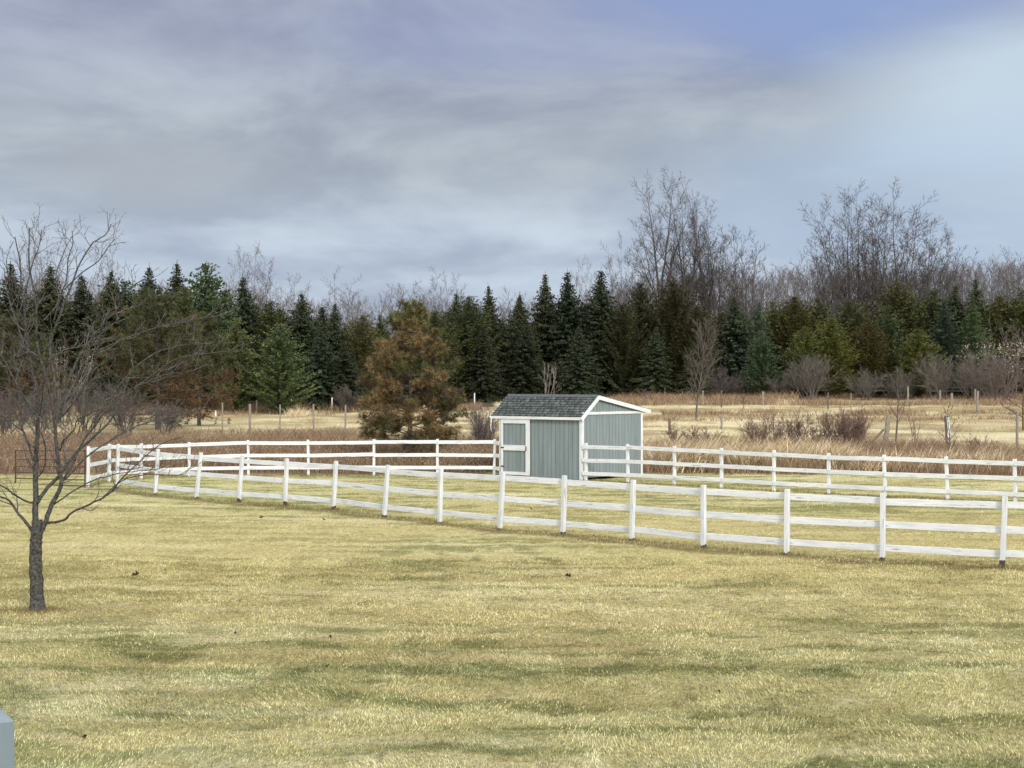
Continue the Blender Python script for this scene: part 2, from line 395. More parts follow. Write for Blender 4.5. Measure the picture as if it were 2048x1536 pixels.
# ------------------------------------------------------------------ conifers
def conifer(seed, H, Rad, kind='spruce', base=.04):
    """trunk Tubes and crown (V, F, C)"""
    g = np.random.default_rng(seed)
    tr = Tubes()
    nz = 10; z = np.linspace(-.3, H * .99, nz)
    P = np.stack([g.normal(0, .012 * H / 10, nz), g.normal(0, .012 * H / 10, nz), z], 1); P[0, :2] = 0
    tr.add(P, np.linspace(.017 * H, .012, nz), 6, (.10, .085, .075))
    B, T, W, Cc = [], [], [], []
    pal = {'spruce': ((.013, .021, .0105), (.032, .043, .018)), 'olive': ((.030, .038, .015), (.070, .074, .027)),
           'pine': ((.022, .037, .016), (.064, .086, .034)), 'yellow': ((.060, .075, .016), (.150, .155, .030)), 'blue': ((.020, .035, .024), (.052, .076, .050))}[kind]
    lo, hi = np.array(pal[0]), np.array(pal[1])
    zz = base * H
    sp = kind == 'spruce'
    while zz < H * .985:
        f = zz / H
        if kind == 'pine': prof = (1 - f) ** .62 * (.55 + .45 * min(1, f / .2)) * (1 + .18 * math.sin(zz * 2.2 + seed))
        elif kind in ('olive', 'yellow'): prof = (1 - f ** 2.2) * (.75 + .25 * min(1, f / .25)) * .95
        else: prof = (1 - f) ** .92 * (1 + .1 * math.sin(zz * 1.7 + seed))
        nb = 9 if f < .9 else 5
        a0 = g.uniform(0, 6.28); wv_ = g.uniform(.78, 1.14)
        for b in range(nb):
            a = a0 + b * 6.283 / nb + g.normal(0, .2)
            L = max(.12, Rad * prof * wv_ * g.uniform(.62, 1.2)); 
            up0 = {'spruce': .25 - .55 * (1 - f), 'pine': .30, 'olive': .85, 'yellow': .6, 'blue': .15}[kind] + (.35 if f > .9 else 0) + g.normal(0, .08)
            m = max(3, int(L / .30)); s = np.linspace(.14, 1, m)
            rad = np.array([math.cos(a), math.sin(a), 0.]); side = np.array([-math.sin(a), math.cos(a), 0.])
            drop = {'spruce': -.22, 'pine': .10, 'olive': .25, 'yellow': .2, 'blue': -.05}[kind]
            Q = rad * (L * s)[:, None] + np.array([0, 0, 1.]) * (zz + up0 * L * s + drop * L * s ** 2 + (.16 * L * s ** 4 if kind == 'spruce' else 0))[:, None]
            Q += g.normal(0, .03, Q.shape)
            shade = g.uniform(0, 1); tr_col = lo + (hi - lo) * (shade * .75)
            if L > .5:
                tr.add(np.vstack([[0, 0, zz], Q[::max(1, m // 3)]]), np.linspace(.03, .008, len(Q[::max(1, m // 3)]) + 1) * H / 14, 3, (.09, .075, .065))
            per = {'spruce': 4, 'blue': 5, 'pine': 6}.get(kind, 8)
            tf = min(1, .4 + (1 - f) * 2.4)
            for i in range(m):
                wd = (.22 + .5 * (1 - s[i]) * min(1, L / 2.5)) * g.uniform(.7, 1.2, per)
                sgn = np.where(np.arange(per) % 2 == 0, 1., -1.)
                if kind == 'pine':
                    dirs = rad * g.uniform(.1, .9, per)[:, None] + side * (sgn * g.uniform(.2, .9, per))[:, None] + np.array([0, 0, 1.]) * g.uniform(.0, .75, per)[:, None]
                    ln = g.uniform(.22, .46, per) * (.55 + .6 * s[i])
                    ww = .10
                elif kind == 'spruce':
                    dirs = rad * g.uniform(.2, .8, per)[:, None] + side * (sgn * g.uniform(.3, 1., per))[:, None] + np.array([0, 0, 1.]) * g.uniform(-.85, .15, per)[:, None]
                    ln = wd * 1.25; ww = .105
                else:
                    dirs = rad * g.uniform(.1, .8, per)[:, None] + side * (sgn * g.uniform(.2, .8, per))[:, None] + np.array([0, 0, 1.]) * g.uniform(-.1, .9, per)[:, None]
                    ln = g.uniform(.25, .55, per); ww = .052
                dirs = unit(dirs)
                ln = ln * tf; ww = ww * (.45 + .55 * tf)
                b0 = Q[i] + g.normal(0, .05, (per, 3))
                B.append(b0); T.append(b0 + dirs * ln[:, None])
                wv = unit(np.cross(dirs, unit(g.normal(size=(per, 3))))) * (ww * g.uniform(.7, 1.3, per))[:, None]
                W.append(wv)
                tipf = g.uniform(0, .5, per)[:, None] * s[i]
                Cc.append(tr_col + (hi - tr_col) * tipf)
        zz += (.30 if kind == 'spruce' else .34) * (1 if f < .8 else .8) * H / 15
    # leader
    n = 26; zt = np.linspace(H * .93, H * 1.02, n)
    b0 = np.stack([np.zeros(n), np.zeros(n), zt], 1)
    dd = unit(np.stack([g.normal(0, .6, n), g.normal(0, .6, n), np.full(n, .9)], 1))
    B.append(b0); T.append(b0 + dd * (.08 + .28 * (H * 1.02 - zt) / (H * .09))[:, None]); W.append(unit(np.cross(dd, g.normal(size=(n, 3)))) * .035); Cc.append(np.tile(lo, (n, 1)))
    B, T, W, Cc = map(np.concatenate, (B, T, W, Cc))
    V, F = diamonds(B, T, W, .45)
    return tr, V, F, np.repeat(Cc, 4, 0)

def tufted_pine(seed, H, Rad, base, ntuft, colfn, needle=.16, k=13, w=.006, holes=.25, trunk_r=.02, bare=(.13, .105, .085), cone=False):
    """open pine: whorled limbs with twigs, needle tufts at the twig ends"""
    g = np.random.default_rng(seed); tr = Tubes()
    nz = 9; z = np.linspace(-.3, H * .97, nz)
    P = np.stack([g.normal(0, .03, nz), g.normal(0, .03, nz), z], 1); P[0, :2] = 0
    tr.add(P, np.linspace(trunk_r * H, .02, nz), 8, (.11, .095, .085))
    tips, dirs = [], []
    zz = base * H
    while zz < H * .96:
        f = zz / H
        prof = min(1, .6 + (f - base) * 1.6) * (1 - max(0, f - .28) / .78) ** .6
        if cone: prof = min(1, .6 + (f - base) * 2.2) * (1 - .86 * (max(0, f - .27) / .73) ** 1.35)
        nb = int(g.integers(5, 8)) + (1 if cone else 0); a0 = g.uniform(0, 6.28)
        for b in range(nb):
            a = a0 + b * 6.283 / nb + g.normal(0, .25)
            L = Rad * prof * g.uniform(.7, 1.15)
            d = np.array([math.cos(a), math.sin(a), (-.12 if f < .3 else (.12 if cone and f < .5 else .26)) + g.normal(0, .12) + (.5 if f > .8 else 0)])
            Q = branch_path((0, 0, zz), d, L, 8, .07, .035, g)
            q = np.linspace(max(.012, .012 * L), .008, 8); tr.add(Q, q, 4, bare)
            nt_ = max(3, int(ntuft * L / Rad * (1 if f > .20 else .2)))
            for t in range(nt_):
                s = g.uniform(.45, 1) if cone else g.uniform(.22, 1) ** .75; fi = s * 7; kk = min(int(fi), 6)
                p = Q[kk] + (Q[kk + 1] - Q[kk]) * (fi - kk)
                dd = unit(Q[kk + 1] - Q[kk])
                td = unit(dd * .8 + perp(dd, g.uniform(0, 6.28)) * .8 + np.array([0, 0, .25]))
                tl = g.uniform(.12, .5) * (.5 + .5 * L / Rad)
                TQ = branch_path(p, td, tl, 4, .16, .06, g)
                tr.add(TQ, np.linspace(.007, .004, 4), 3, bare)
                if g.uniform() < holes: continue
                for e in ((3, 3, 2, 2, 1) if cone else (3, 2)):
                    tips.append(TQ[e] + (g.normal(0, .07, 3) if cone else 0)); dirs.append(unit(TQ[e] - TQ[e - 1]))
        zz += g.uniform(.26, .40)
    tips = np.array(tips); dirs = np.array(dirs)
    V, F = needles(tips, dirs, k, needle, w, .95, seed + 1)
    c = colfn(tips, g)
    return tr, V, F, np.repeat(c, 3 * k, 0)

# ================================================================== SETTING: ground
FRONT = [(233, 978, 888, 237), (310, 991, 898, 316), (392, 998, 905, 402), (477, 1006, 911, 485), (570, 1012, 917, 574), (667, 1020, 922, 672),
         (768, 1035, 930, 776), (879, 1047, 937, 882), (1000, 1060, 944, 1006), (1126, 1070, 951, 1129), (1263, 1082, 960, 1267), (1407, 1097, 970, 1407),
         (1573, 1110, 978, 1575), (1765, 1122, 987, 1766), (2004, 1135, 993, 2010), (2275, 1150, 1002, 2279)]
FRONT_XY = [(p.x, p.y) for p in (at(q[0], q[1]) for q in FRONT)]
STRAW = np.array((.495, .448, .215)); PALE = np.array((.68, .625, .385)); GREEN = np.array((.235, .265, .095)); OLIVE = np.array((.20, .19, .07)); BROWN = np.array((.44, .35, .16))

def mixc(a, b, t): return a + (b - a) * t[..., None]

def lawn_col(x, y, pick=None):
    wx = x + .8 * (fbm(x * .7, y * .7, 2, 13) - .5); wy = y + .11 * x + 1.3 * (fbm(x * .22, y * .4, 3, 15) - .5) + .3 * (vnoise(x * 1.3, y * 1.3, 14) - .5)
    s1 = fbm(wx * .22, wy * 1.25, 4, 21); s2 = fbm(wx * .42 + 40, wy * 2.6, 4, 31); s3 = fbm(wx * .16 - 9, wy * .75, 3, 41)
    c = fbm(wx * 2.4, wy * 3.4, 3, 51); big = fbm(x * .12, y * .14, 2, 61)
    near = 1 - sstep(15, 30, y); pad = sstep(44, 58, y)
    mow = .5 + .5 * np.sin(6.283 * (wy + .35 * (fbm(x * .5, y * .2, 2, 71) - .5)) / 1.15)
    m2 = fbm(wx * .10 + 3, wy * .9, 2, 83)
    s1 = s1 + (.11 * (mow - .5) + .5 * (m2 - .5)) * (1 - .4 * near); s2 = s2 - (.08 * (mow - .5) + .42 * (m2 - .5)) * (1 - .4 * near)
    col = mixc(STRAW, PALE, .85 * sstep(.46, .68, .6 * s1 + .4 * c))
    col = mixc(col, BROWN, .5 * sstep(.52, .68, s3))
    gr = sstep(.47 - .05 * near - .06 * pad, .66, .5 * s2 + .3 * s1 + .2 * big) * (.68 + .22 * near + .2 * pad)
    gr = np.clip(gr * (.5 + sstep(.3, .65, c)), 0, .85)
    if pick is not None: gr = np.where(pick < gr, .85, .15 * gr)
    col = mixc(col, GREEN, gr)
    mr_ = .05 * sstep(20, 27, y)
    col = mixc(col, OLIVE, .72 * sstep(.55 - mr_, .67 - mr_, .5 * s2 + .5 * c))
    mid = sstep(19, 25, y) * (1 - sstep(36, 46, y)) * sstep(.3, .6, big + .4 * s1)
    col = mixc(col, np.array((.49, .405, .18)), .5 * mid)
    # dark brown strip on the camera side of the paddock fence
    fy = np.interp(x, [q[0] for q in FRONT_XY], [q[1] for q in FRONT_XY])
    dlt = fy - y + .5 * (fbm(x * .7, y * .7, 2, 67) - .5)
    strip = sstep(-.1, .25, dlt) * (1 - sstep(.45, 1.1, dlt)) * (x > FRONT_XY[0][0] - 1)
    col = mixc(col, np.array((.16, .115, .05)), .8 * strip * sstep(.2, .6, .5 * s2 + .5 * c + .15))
    return col

def zones(x, y):
    """lawn -> brush -> field -> forest floor weights"""
    w = (fbm(x * .25, y * .25, 3, 61) - .5) * 5
    b0 = np.where(x < -1, 59.5, 60.8 - .12 * np.maximum(x - 4, 0)) + w * .15
    lawn = 1 - sstep(b0 - .5, b0 + .5, y)
    b1 = np.where(x < 0, 86, 77) + w
    field = sstep(b1 - 2, b1 + 2, y)
    wood = sstep(0, 6, y - (np.where(x < -2, 150, 180) + w * 1.5))
    return lawn, field, wood

def field_col(x, y):
    a = fbm(x * .25, y * .20, 4, 71); b = fbm(x * .30, y * .32, 4, 81)
    c = mixc(np.array((.36, .295, .165)), np.array((.52, .455, .285)), sstep(.38, .66, a))
    c = mixc(c, np.array((.27, .205, .115)), .85 * sstep(.50, .66, b))
    return c

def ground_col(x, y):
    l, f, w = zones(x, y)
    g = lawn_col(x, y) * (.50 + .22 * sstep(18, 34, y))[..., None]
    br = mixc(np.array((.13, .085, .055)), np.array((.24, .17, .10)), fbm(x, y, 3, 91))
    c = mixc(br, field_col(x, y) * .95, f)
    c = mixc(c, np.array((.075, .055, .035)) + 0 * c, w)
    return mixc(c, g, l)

ys = [-40, -20, -5, 3]
y = 8.0
while y < 4200:
    ys.append(y); y += .16 if y < 32 else (.3 if y < 64 else (.8 if y < 200 else y * .08))
ys = np.array(ys); nc = 301
tt = np.linspace(-1, 1, nc); tt = tt * (.75 + .25 * tt ** 2)
GX = tt[None, :] * np.maximum(14, np.abs(ys) * .52)[:, None]
GX = np.where(ys[:, None] > 260, tt[None, :] * (np.abs(ys) * 1.2 - 176)[:, None], GX)
GX = np.where(ys[:, None] < 8, tt[None, :] * 30, GX)
GY = np.repeat(ys[:, None], nc, 1)
GZ = terrain(GX, GY)
gv = np.stack([GX, GY, GZ], -1).reshape(-1, 3)
ii = (np.arange(len(ys) - 1)[:, None] * nc + np.arange(nc - 1)[None]).ravel()
gf = np.stack([ii, ii + 1, ii + nc + 1, ii + nc], 1)
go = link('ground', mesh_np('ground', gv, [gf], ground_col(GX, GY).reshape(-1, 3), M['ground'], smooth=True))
go['kind'] = 'structure'

# ------------------------------------------------------------------ blades
def blades(x, y, h, w, col, lean, seed, near=True, leandir=None, z=None):
    g = np.random.default_rng(seed); n = len(x)
    z = terrain(x, y) - .01 if z is None else z
    a = g.uniform(0, 6.283, n)
    la = a if leandir is None else leandir + g.normal(0, .7, n)
    base = np.stack([x, y, z], 1)
    sd = np.stack([np.cos(a), np.sin(a) * .6, np.zeros(n)], 1) * (w / 2)[:, None]
    ld = np.stack([np.cos(la), np.sin(la), np.zeros(n)], 1)
    up = np.array([0, 0, 1.])
    lean = np.clip(lean * g.uniform(.5, 1.5, n), 0, 1.5)
    mid = base + ld * (h * .45 * np.sin(lean * .6))[:, None] + up * (h * .55 * np.cos(lean * .6))[:, None]
    tip = mid + ld * (h * .5 * np.sin(np.minimum(lean * 1.35, 1.9)))[:, None] + up * (h * .5 * np.cos(np.minimum(lean * 1.35, 1.9)))[:, None]
    if near:
        V = np.stack([base - sd, base + sd, mid + sd * .8, mid - sd * .8, tip], 1).reshape(-1, 3)
        i = np.arange(n)[:, None] * 5
        return V, i + np.array([[0, 1, 2, 3]]), i + np.array([[3, 2, 4]]), np.repeat(col, 5, 0)
    V = np.stack([base - sd, base + sd, tip], 1).reshape(-1, 3)
    return V, None, np.arange(n)[:, None] * 3 + np.array([[0, 1, 2]]), np.repeat(col, 3, 0)

def join(parts):
    V, F4, F3, C, n = [], [], [], [], 0
    for v, f4, f3, c in parts:
        V.append(v); C.append(c)
        if f4 is not None and len(f4): F4.append(f4 + n)
        if f3 is not None and len(f3): F3.append(f3 + n)
        n += len(v)
    return np.concatenate(V), [np.concatenate(f) for f in (F4, F3) if f], np.concatenate(C)

def fan(n, y0, y1, g, hw=.36, extra=1.5, side=None):
    yy = np.sqrt(g.uniform(y0 * y0, y1 * y1, n))
    u = g.uniform(-1, 1, n) if side is None else g.uniform(side[0], side[1], n)
    return u * (hw * yy + extra), yy

DENS = 1.0
parts = []
for (n, y0, y1, hh, ww, near, sd) in ((230000, 12.6, 20, .050, .0085, True, 1), (230000, 20, 31, .048, .011, True, 2), (220000, 31, 61, .05, .016, False, 3)):
    g = np.random.default_rng(100 + sd); n = int(n * DENS)
    x, y = fan(n, y0, y1, g)
    l, _, _ = zones(x, y); k = g.uniform(size=n) < l; x, y = x[k], y[k]; n = len(x)
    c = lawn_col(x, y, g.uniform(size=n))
    kind = g.uniform(size=n)
    c = c * g.uniform(.4, 1.45, n)[:, None]
    c = np.where((kind < .12)[:, None], PALE * g.uniform(.9, 1.25, n)[:, None], c)
    c = np.where((kind > .93)[:, None], GREEN * g.uniform(.7, 1.3, n)[:, None], c)
    clump = fbm(x * 1.3, y * 1.0, 3, 77)
    h = hh * g.uniform(.55, 1.3, n) * (.6 + .8 * clump)
    ldir = fbm(x * .8, y * .6, 2, 88) * 12
    parts.append(blades(x, y, h, ww * g.uniform(.7, 1.3, n), c, np.full(n, .85), 200 + sd, near, ldir))
V, F, C = join(parts)
tag(link('lawn_grass', mesh_np('lawn_grass', V, F, C, M['grass'])), 'short winter lawn, straw yellow with green patches', 'grass', kind='stuff')

# field grass, short and dry
parts = []
g = np.random.default_rng(300)
n = 120000; x, y = fan(n, 74, 186, g, .38, 3)
_, f, w = zones(x, y); k = g.uniform(size=n) < f * (1 - w); x, y = x[k], y[k]; n = len(x)
rough = fbm(x * .25, y * .08, 3, 303)
c = field_col(x, y) * g.uniform(.75, 1.2, n)[:, None]
parts.append(blades(x, y, (.07 + .16 * sstep(.5, .75, rough)) * g.uniform(.5, 1.4, n), np.full(n, .045), c, np.full(n, .6), 301, False))
V, F, C = join(parts)
tag(link('field_grass', mesh_np('field_grass', V, F, C, M['dry'])), 'pale dry grass of the field beyond the paddock', 'grass', kind='stuff')

# brown brush: dry stems and leaf scraps behind the back fence
def brush(n, xy, hmul, cols, seed, wmul=1.0, lean=.6):
    g = np.random.default_rng(seed); x, y = xy
    cl = fbm(x * .45, y * .3, 3, seed)
    h = hmul * g.uniform(.35, 1.1, len(x)) * (.45 + 1.0 * cl)
    ci = g.integers(0, len(cols), len(x)); c = np.asarray(cols)[ci] * g.uniform(.65, 1.3, len(x))[:, None]
    return blades(x, y, h, wmul * g.uniform(.010, .024, len(x)), c, np.full(len(x), lean), seed + 1, True, None, terrain(x, y) - .03)

parts = []
g = np.random.default_rng(400)
n = 62000; yy = g.uniform(59.8, 88, n); xx = g.uniform(-.40, .0, n) * yy - g.uniform(0, 1, n)
k = (yy > 60.2 + (fbm(xx * .4, xx * 0, 2, 5) - .5)) & (xx < -.6)
parts.append(brush(0, (xx[k], yy[k]), 1.15, [(.15, .10, .068), (.215, .145, .095), (.11, .078, .055), (.31, .235, .15), (.185, .145, .105), (.42, .34, .22), (.19, .105, .07)], 401))
# leaf scraps
n = 70000; yy = g.uniform(60, 86, n); xx = g.uniform(-.40, -.01, n) * yy
k = xx < -.6; xx, yy = xx[k], yy[k]; zz = terrain(xx, yy) + g.uniform(.1, .9, len(xx)) * (.4 + .8 * fbm(xx * .45, yy * .3, 3, 401))
parts.append(blades(xx, yy, g.uniform(.04, .09, len(xx)), g.uniform(.03, .05, len(xx)), np.asarray([(.27, .15, .09), (.60, .46, .33), (.19, .11, .08)])[g.integers(0, 3, len(xx))], np.full(len(xx), 1.2), 402, False, None, zz))
# rough weeds on the ground right of the shed and along the post lines
n = 42000; yy = g.uniform(59, 80, n); xx = g.uniform(.06, .40, n) * yy
k = (yy > 59.8 - .1 * np.maximum(xx - 4, 0)) & (fbm(xx * .4, yy * .3, 2, 17) > .30) & (yy < 72 + 10 * fbm(xx * .2, xx * 0, 2, 18))
parts.append(brush(0, (xx[k], yy[k]), 1.2, [(.20, .135, .09), (.28, .20, .13), (.15, .095, .07), (.36, .28, .18), (.20, .12, .085)], 411))
for (d0, x0, x1, n, hh) in ((95, -.22, -.08, 5000, .7), (128, .10, .36, 7000, .55), (152, .06, .36, 12000, .8), (174, .02, .36, 16000, .7), (139, -.32, -.06, 9000, .5), (148, -.3, -.02, 9000, .9), (118, .07, .36, 4500, .4), (182, -.03, .12, 8000, 1.1), (165, .07, .19, 9000, .9)):
    yy = d0 + g.normal(0, 2.2, n); xx = g.uniform(x0, x1, n) * yy
    k = fbm(xx * .22, yy * .25 + d0, 3, 19) > .43
    b = brush(0, (xx[k], yy[k]), hh * 1.3, [(.22, .145, .095), (.30, .21, .13), (.15, .095, .07), (.40, .31, .19)], 420 + d0, 1.8, .7)
    parts.append(b)
V, F, C = join(parts)
tag(link('undergrowth', mesh_np('undergrowth', V, F, C, M['dry'])), 'reddish brown dry weeds and brush behind the paddock fence', 'brush', kind='stuff')

# straw coloured tall reed grass in clumps behind the fence right of the shed
parts = []
g = np.random.default_rng(500)
for i in range(800):
    yy = g.uniform(61.2, 71) if i % 3 else g.uniform(61, 64); xx = g.uniform(.075, .37) * yy
    if vnoise(xx * .35, yy * .3, 3) < .25: continue
    dense = .55 + .8 * (xx < 14)
    n = int(g.integers(35, 80) * dense)
    px_ = xx + g.normal(0, .22, n); py_ = yy + g.normal(0, .22, n)
    c = np.asarray([(.60, .49, .31), (.74, .64, .45), (.46, .35, .20), (.26, .18, .11)])[g.integers(0, 4, n)] * g.uniform(.8, 1.15, n)[:, None]
    hh = g.uniform(.8, 1.5) * (1 if xx < 14 else .7)
    parts.append(blades(px_, py_, hh * g.uniform(.6, 1.2, n), g.uniform(.018, .042, n), c, np.full(n, g.uniform(.6, 1.2)), 510 + i, True, np.full(n, g.uniform(-.8, .8) + (3.14 if g.uniform() < .2 else 0)), terrain(px_, py_) - .03))
# pale clumps beside the orange pine and along the field edge
for (px, d, n0) in ((1300, 63, 6), (1330, 64, 6), (1370, 66, 6), (1400, 63, 5), (1480, 64, 6), (1500, 65, 5), (1310, 69, 5), (1640, 64, 4), (1580, 63, 5), (1450, 66, 5), (700, 78, 5), (720, 80, 5), (745, 78, 4), (925, 74, 5), (940, 76, 4), (590, 134, 4), (600, 135, 3), (1565, 150, 3), (1580, 152, 3)):
    for j in range(n0):
        p = atd(px, d); n = 45
        px_ = p.x + g.normal(0, .45, n); py_ = d + g.normal(0, .6, n)
        c = np.asarray([(.70, .58, .40), (.80, .70, .50), (.55, .42, .26)])[g.integers(0, 3, n)]
        parts.append(blades(px_, py_, g.uniform(.5, 1.15, n), g.uniform(.02, .042, n), c, np.full(n, .9), 900 + px + j, True, None, terrain(px_, py_) - .03))
V, F, C = join(parts)
tag(link('reed_grass', mesh_np('reed_grass', V, F, C, M['dry'])), 'tall bleached reed grass bending behind the fence and along the field', 'reeds', kind='stuff')

# ================================================================== FENCES
def fence(label, posts, rails_f, side, seed, start=None, end=None, pm='paint'):
    """posts: (px_bottom, py_bottom, py_top, px_top). rails_f: height fractions. side: +1 rails beyond the posts, -1 in front"""
    rr = random.Random(seed)
    base = [at(p[0], p[1]) for p in posts]
    o = base[0].copy()
    root = thing('paddock_fence', label, 'fence', o, 0, 'white paddock fences')
    tops = []
    for i, (p, b) in enumerate(zip(posts, base)):
        H = (p[1] - p[2]) * b.y / FPX
        tx = (p[3] - p[0]) * b.y / FPX
        t = b + Vector((tx, rr.gauss(0, .015), H)); tops.append((b, t, H))
        m = MB()
        nb = base[min(i + 1, len(base) - 1)] - base[max(i - 1, 0)]; nb.z = 0
        m.beam(b - Vector((0, 0, .12)) - (t - b) * .0, t, nb.normalized(), .098, .098, 5, .0015, .006, seed + i)
        # u measured from the ground
        m.uv = [(u - .12, v) for u, v in m.uv]
        m.build('post', M[pm], root, origin=o)
    n = len(base)
    pts = list(tops)
    if start is not None: pts = [(start, start + Vector((0, 0, tops[0][2])), tops[0][2])] + pts
    if end is not None: pts = pts + [(end, end + Vector((0, 0, tops[-1][2])), tops[-1][2])]
    for i in range(len(pts) - 1):
        (b0, t0, h0), (b1, t1, h1) = pts[i], pts[i + 1]
        d = (b1 - b0); d.z = 0; d.normalize()
        nrm = Vector((-d.y, d.x, 0))
        if nrm.y < 0: nrm = -nrm
        for f in rails_f:
            j0, j1 = rr.gauss(0, .010), rr.gauss(0, .010)
            off = nrm * side * (.0525 + .0155)
            p0 = b0 + (t0 - b0) * f + off + Vector((0, 0, j0)); p1 = b1 + (t1 - b1) * f + off + Vector((0, 0, j1))
            p0 = p0 + d * .004; p1 = p1 - d * .004
            m = MB(); m.beam(p0, p1, (0, 0, 1), .026, .138 + rr.gauss(0, .003), 6, .0014, .004, seed * 31 + i * 7 + int(f * 100))
            m.build('rail', M['paint'], root, origin=o)
    return root

fence('long white three board fence nearest the camera, crossing in front of the shed', FRONT, (.877, .53, .187), 1, 11, pm='paint_post')
Ash = at(1163, 961)
TH = R(40); c40, s40 = math.cos(TH), math.sin(TH)
SW, SD_ = 3.99, 3.88
Bsh = Vector((Ash.x - c40 * SW, Ash.y + s40 * SW, 0)); Ash.z = 0
BACK = [(176, 975, 893, 177), (218, 964, 888, 219), (282, 958.5, 887, 282), (378, 954, 884, 378), (497, 952, 880, 496), (617, 951, 879.5, 616), (748, 951, 878.5, 748), (875, 951, 878, 875), (988, 951.5, 878, 990)]
fence('white three board fence from the metal gate to the door side of the shed', BACK, (.915, .565, .225), -1, 22, end=Bsh + Vector((.02, -.1, 0)))
RIGHT = [(1172, 962, 886, 1172), (1256, 966, 888, 1255), (1349, 971, 892, 1349), (1443, 977, 896, 1443), (1548, 983, 900.5, 1548), (1658, 988, 906, 1657), (1771, 994, 909.5, 1768), (1896, 1000, 913, 1892), (2031, 1006, 918, 2029), (2185, 1013, 924, 2184)]
fence('white three board fence starting at the gable wall of the shed, overlapping its blue siding', RIGHT, (.90, .55, .205), -1, 33, start=Ash + Vector((.06, -.02, 0)))

# ================================================================== TUBE GATE
gp0 = at(170, 976); gp1 = Vector(((31 - 1024) / FPX * 54.5, 54.5, 0)); gp0.z = 0
gate = thing('tube_gate', 'brown tubular metal farm gate hung on the end post of the back fence', 'gate', gp0)
gd = gp1 - gp0
def tube_obj(name, pts, r, mat, parent, k=8, col=(.1, .1, .1)):
    t = Tubes(); t.add(np.array([tuple(p) for p in pts]), np.full(len(pts), r), k, col)
    return link(name, t.mesh(name, mat), parent)
for i, f in enumerate((.06, .27, .49, .72, .97, 1.28)):
    sag = -.10
    tube_obj('bar', [Vector((0, 0, f)), gd * .5 + Vector((0, 0, f + sag * .5)), gd + Vector((0, 0, f + sag))], .018, M['gate'], gate)
for f in (0, 1):
    tube_obj('upright', [gd * f + Vector((0, .0, .04 - .1 * f)), gd * f + Vector((0, 0, 1.30 - .1 * f))], .026 if f != .5 else .018, M['gate'], gate)

# ================================================================== SHED
shed = thing('shed', 'small blue grey wooden shed with white trim and grey shingle roof inside the paddock', 'shed', (Bsh.x, Bsh.y, 0), -TH)
EZ, PKY, PKZ, RZ = 2.36, .963, 3.10, 2.60      # wall top front, ridge position, ridge underside, wall top rear
def wall_top(y):
    return EZ + (PKZ - EZ) * y / PKY if y < PKY else PKZ + (RZ - PKZ) * (y - PKY) / (SD_ - PKY)
def grooved(m, p0, p1, nrm, z0, ztop, step=.203, gw=.020, gd_=.024):
    """vertical board siding from p0 to p1 (2D), outward normal nrm"""
    p0 = Vector(p0); p1 = Vector(p1); L = (p1 - p0).length; d = (p1 - p0) / L; nv = Vector(nrm)
    prof = [(0, 0)]; u = step * .6
    while u < L - .05:
        prof += [(u - gw / 2, 0), (u - gw / 2 + .003, -gd_), (u + gw / 2 - .003, -gd_), (u + gw / 2, 0)]; u += step
    prof.append((L, 0))
    for (u0, h0), (u1, h1) in zip(prof, prof[1:]):
        for s0, s1 in ((u0, u1),):
            cuts = [s0]
            yk = None
            if abs(d.y) > .5:
                a, b = p0.y + d.y * s0, p0.y + d.y * s1
                if min(a, b) < PKY < max(a, b): cuts.append(s0 + (PKY - a) / d.y)
            cuts.append(s1)
            for e0, e1 in zip(cuts, cuts[1:]):
                f0 = (e0 - u0) / max(u1 - u0, 1e-6); f1 = (e1 - u0) / max(u1 - u0, 1e-6)
                q0 = p0 + d * e0 + nv * (h0 + (h1 - h0) * f0); q1 = p0 + d * e1 + nv * (h0 + (h1 - h0) * f1)
                m.quad((q0.x, q0.y, z0), (q1.x, q1.y, z0), (q1.x, q1.y, ztop(q1)), (q0.x, q0.y, ztop(q0)), [(e0, z0), (e1, z0), (e1, ztop(q1)), (e0, ztop(q0))])
m = MB(); grooved(m, (0, 0), (SW, 0), (0, -1), .03, lambda q: EZ + .05); m.build('front_wall', M['siding'], shed)
m = MB(); grooved(m, (SW, 0), (SW, SD_), (1, 0), .10, lambda q: wall_top(q.y)); m.build('gable_wall', M['siding'], shed)
m = MB(); grooved(m, (SW, SD_), (0, SD_), (0, 1), .05, lambda q: RZ); m.build('rear_wall', M['siding'], shed)
m = MB(); grooved(m, (0, SD_), (0, 0), (-1, 0), .05, lambda q: wall_top(q.y)); m.build('end_wall', M['siding'], shed)
m = MB()
for yy in (.12, SD_ - .12): m.beam((.05, yy, .045), (SW - .05, yy, .045), (0, 0, 1), .12, .11)
m.build('skid', M['wood_dark'], shed)
# roof: deck slabs and shingles
OVL, OVR, OVF, OVB = .38, .075, .085, .45
sf = (PKZ - EZ) / PKY; sb = (PKZ - RZ) / (SD_ - PKY)
def rf(y): return (PKZ + .02 + sf * (y - PKY) if y < PKY else PKZ + .02 - sb * (y - PKY))
m = MB()
x0, x1 = -OVL, SW + OVR
for (ya, yb) in ((-OVF, PKY), (PKY, SD_ + OVB)):
    za, zb = rf(ya), rf(yb); t = .05
    A, B_, C_, D_ = (x0, ya, za), (x1, ya, za), (x1, yb, zb), (x0, yb, zb)
    up = lambda p: (p[0], p[1], p[2] + t)
    for q in ([A, D_, C_, B_], [up(A), up(B_), up(C_), up(D_)], [A, B_, up(B_), up(A)], [B_, C_, up(C_), up(B_)], [C_, D_, up(D_), up(C_)], [D_, A, up(A), up(D_)]):
        m.poly(q)
roof = m.build('roof', M['wood_dark'], shed)
SV, SF, SCc = [], [], []
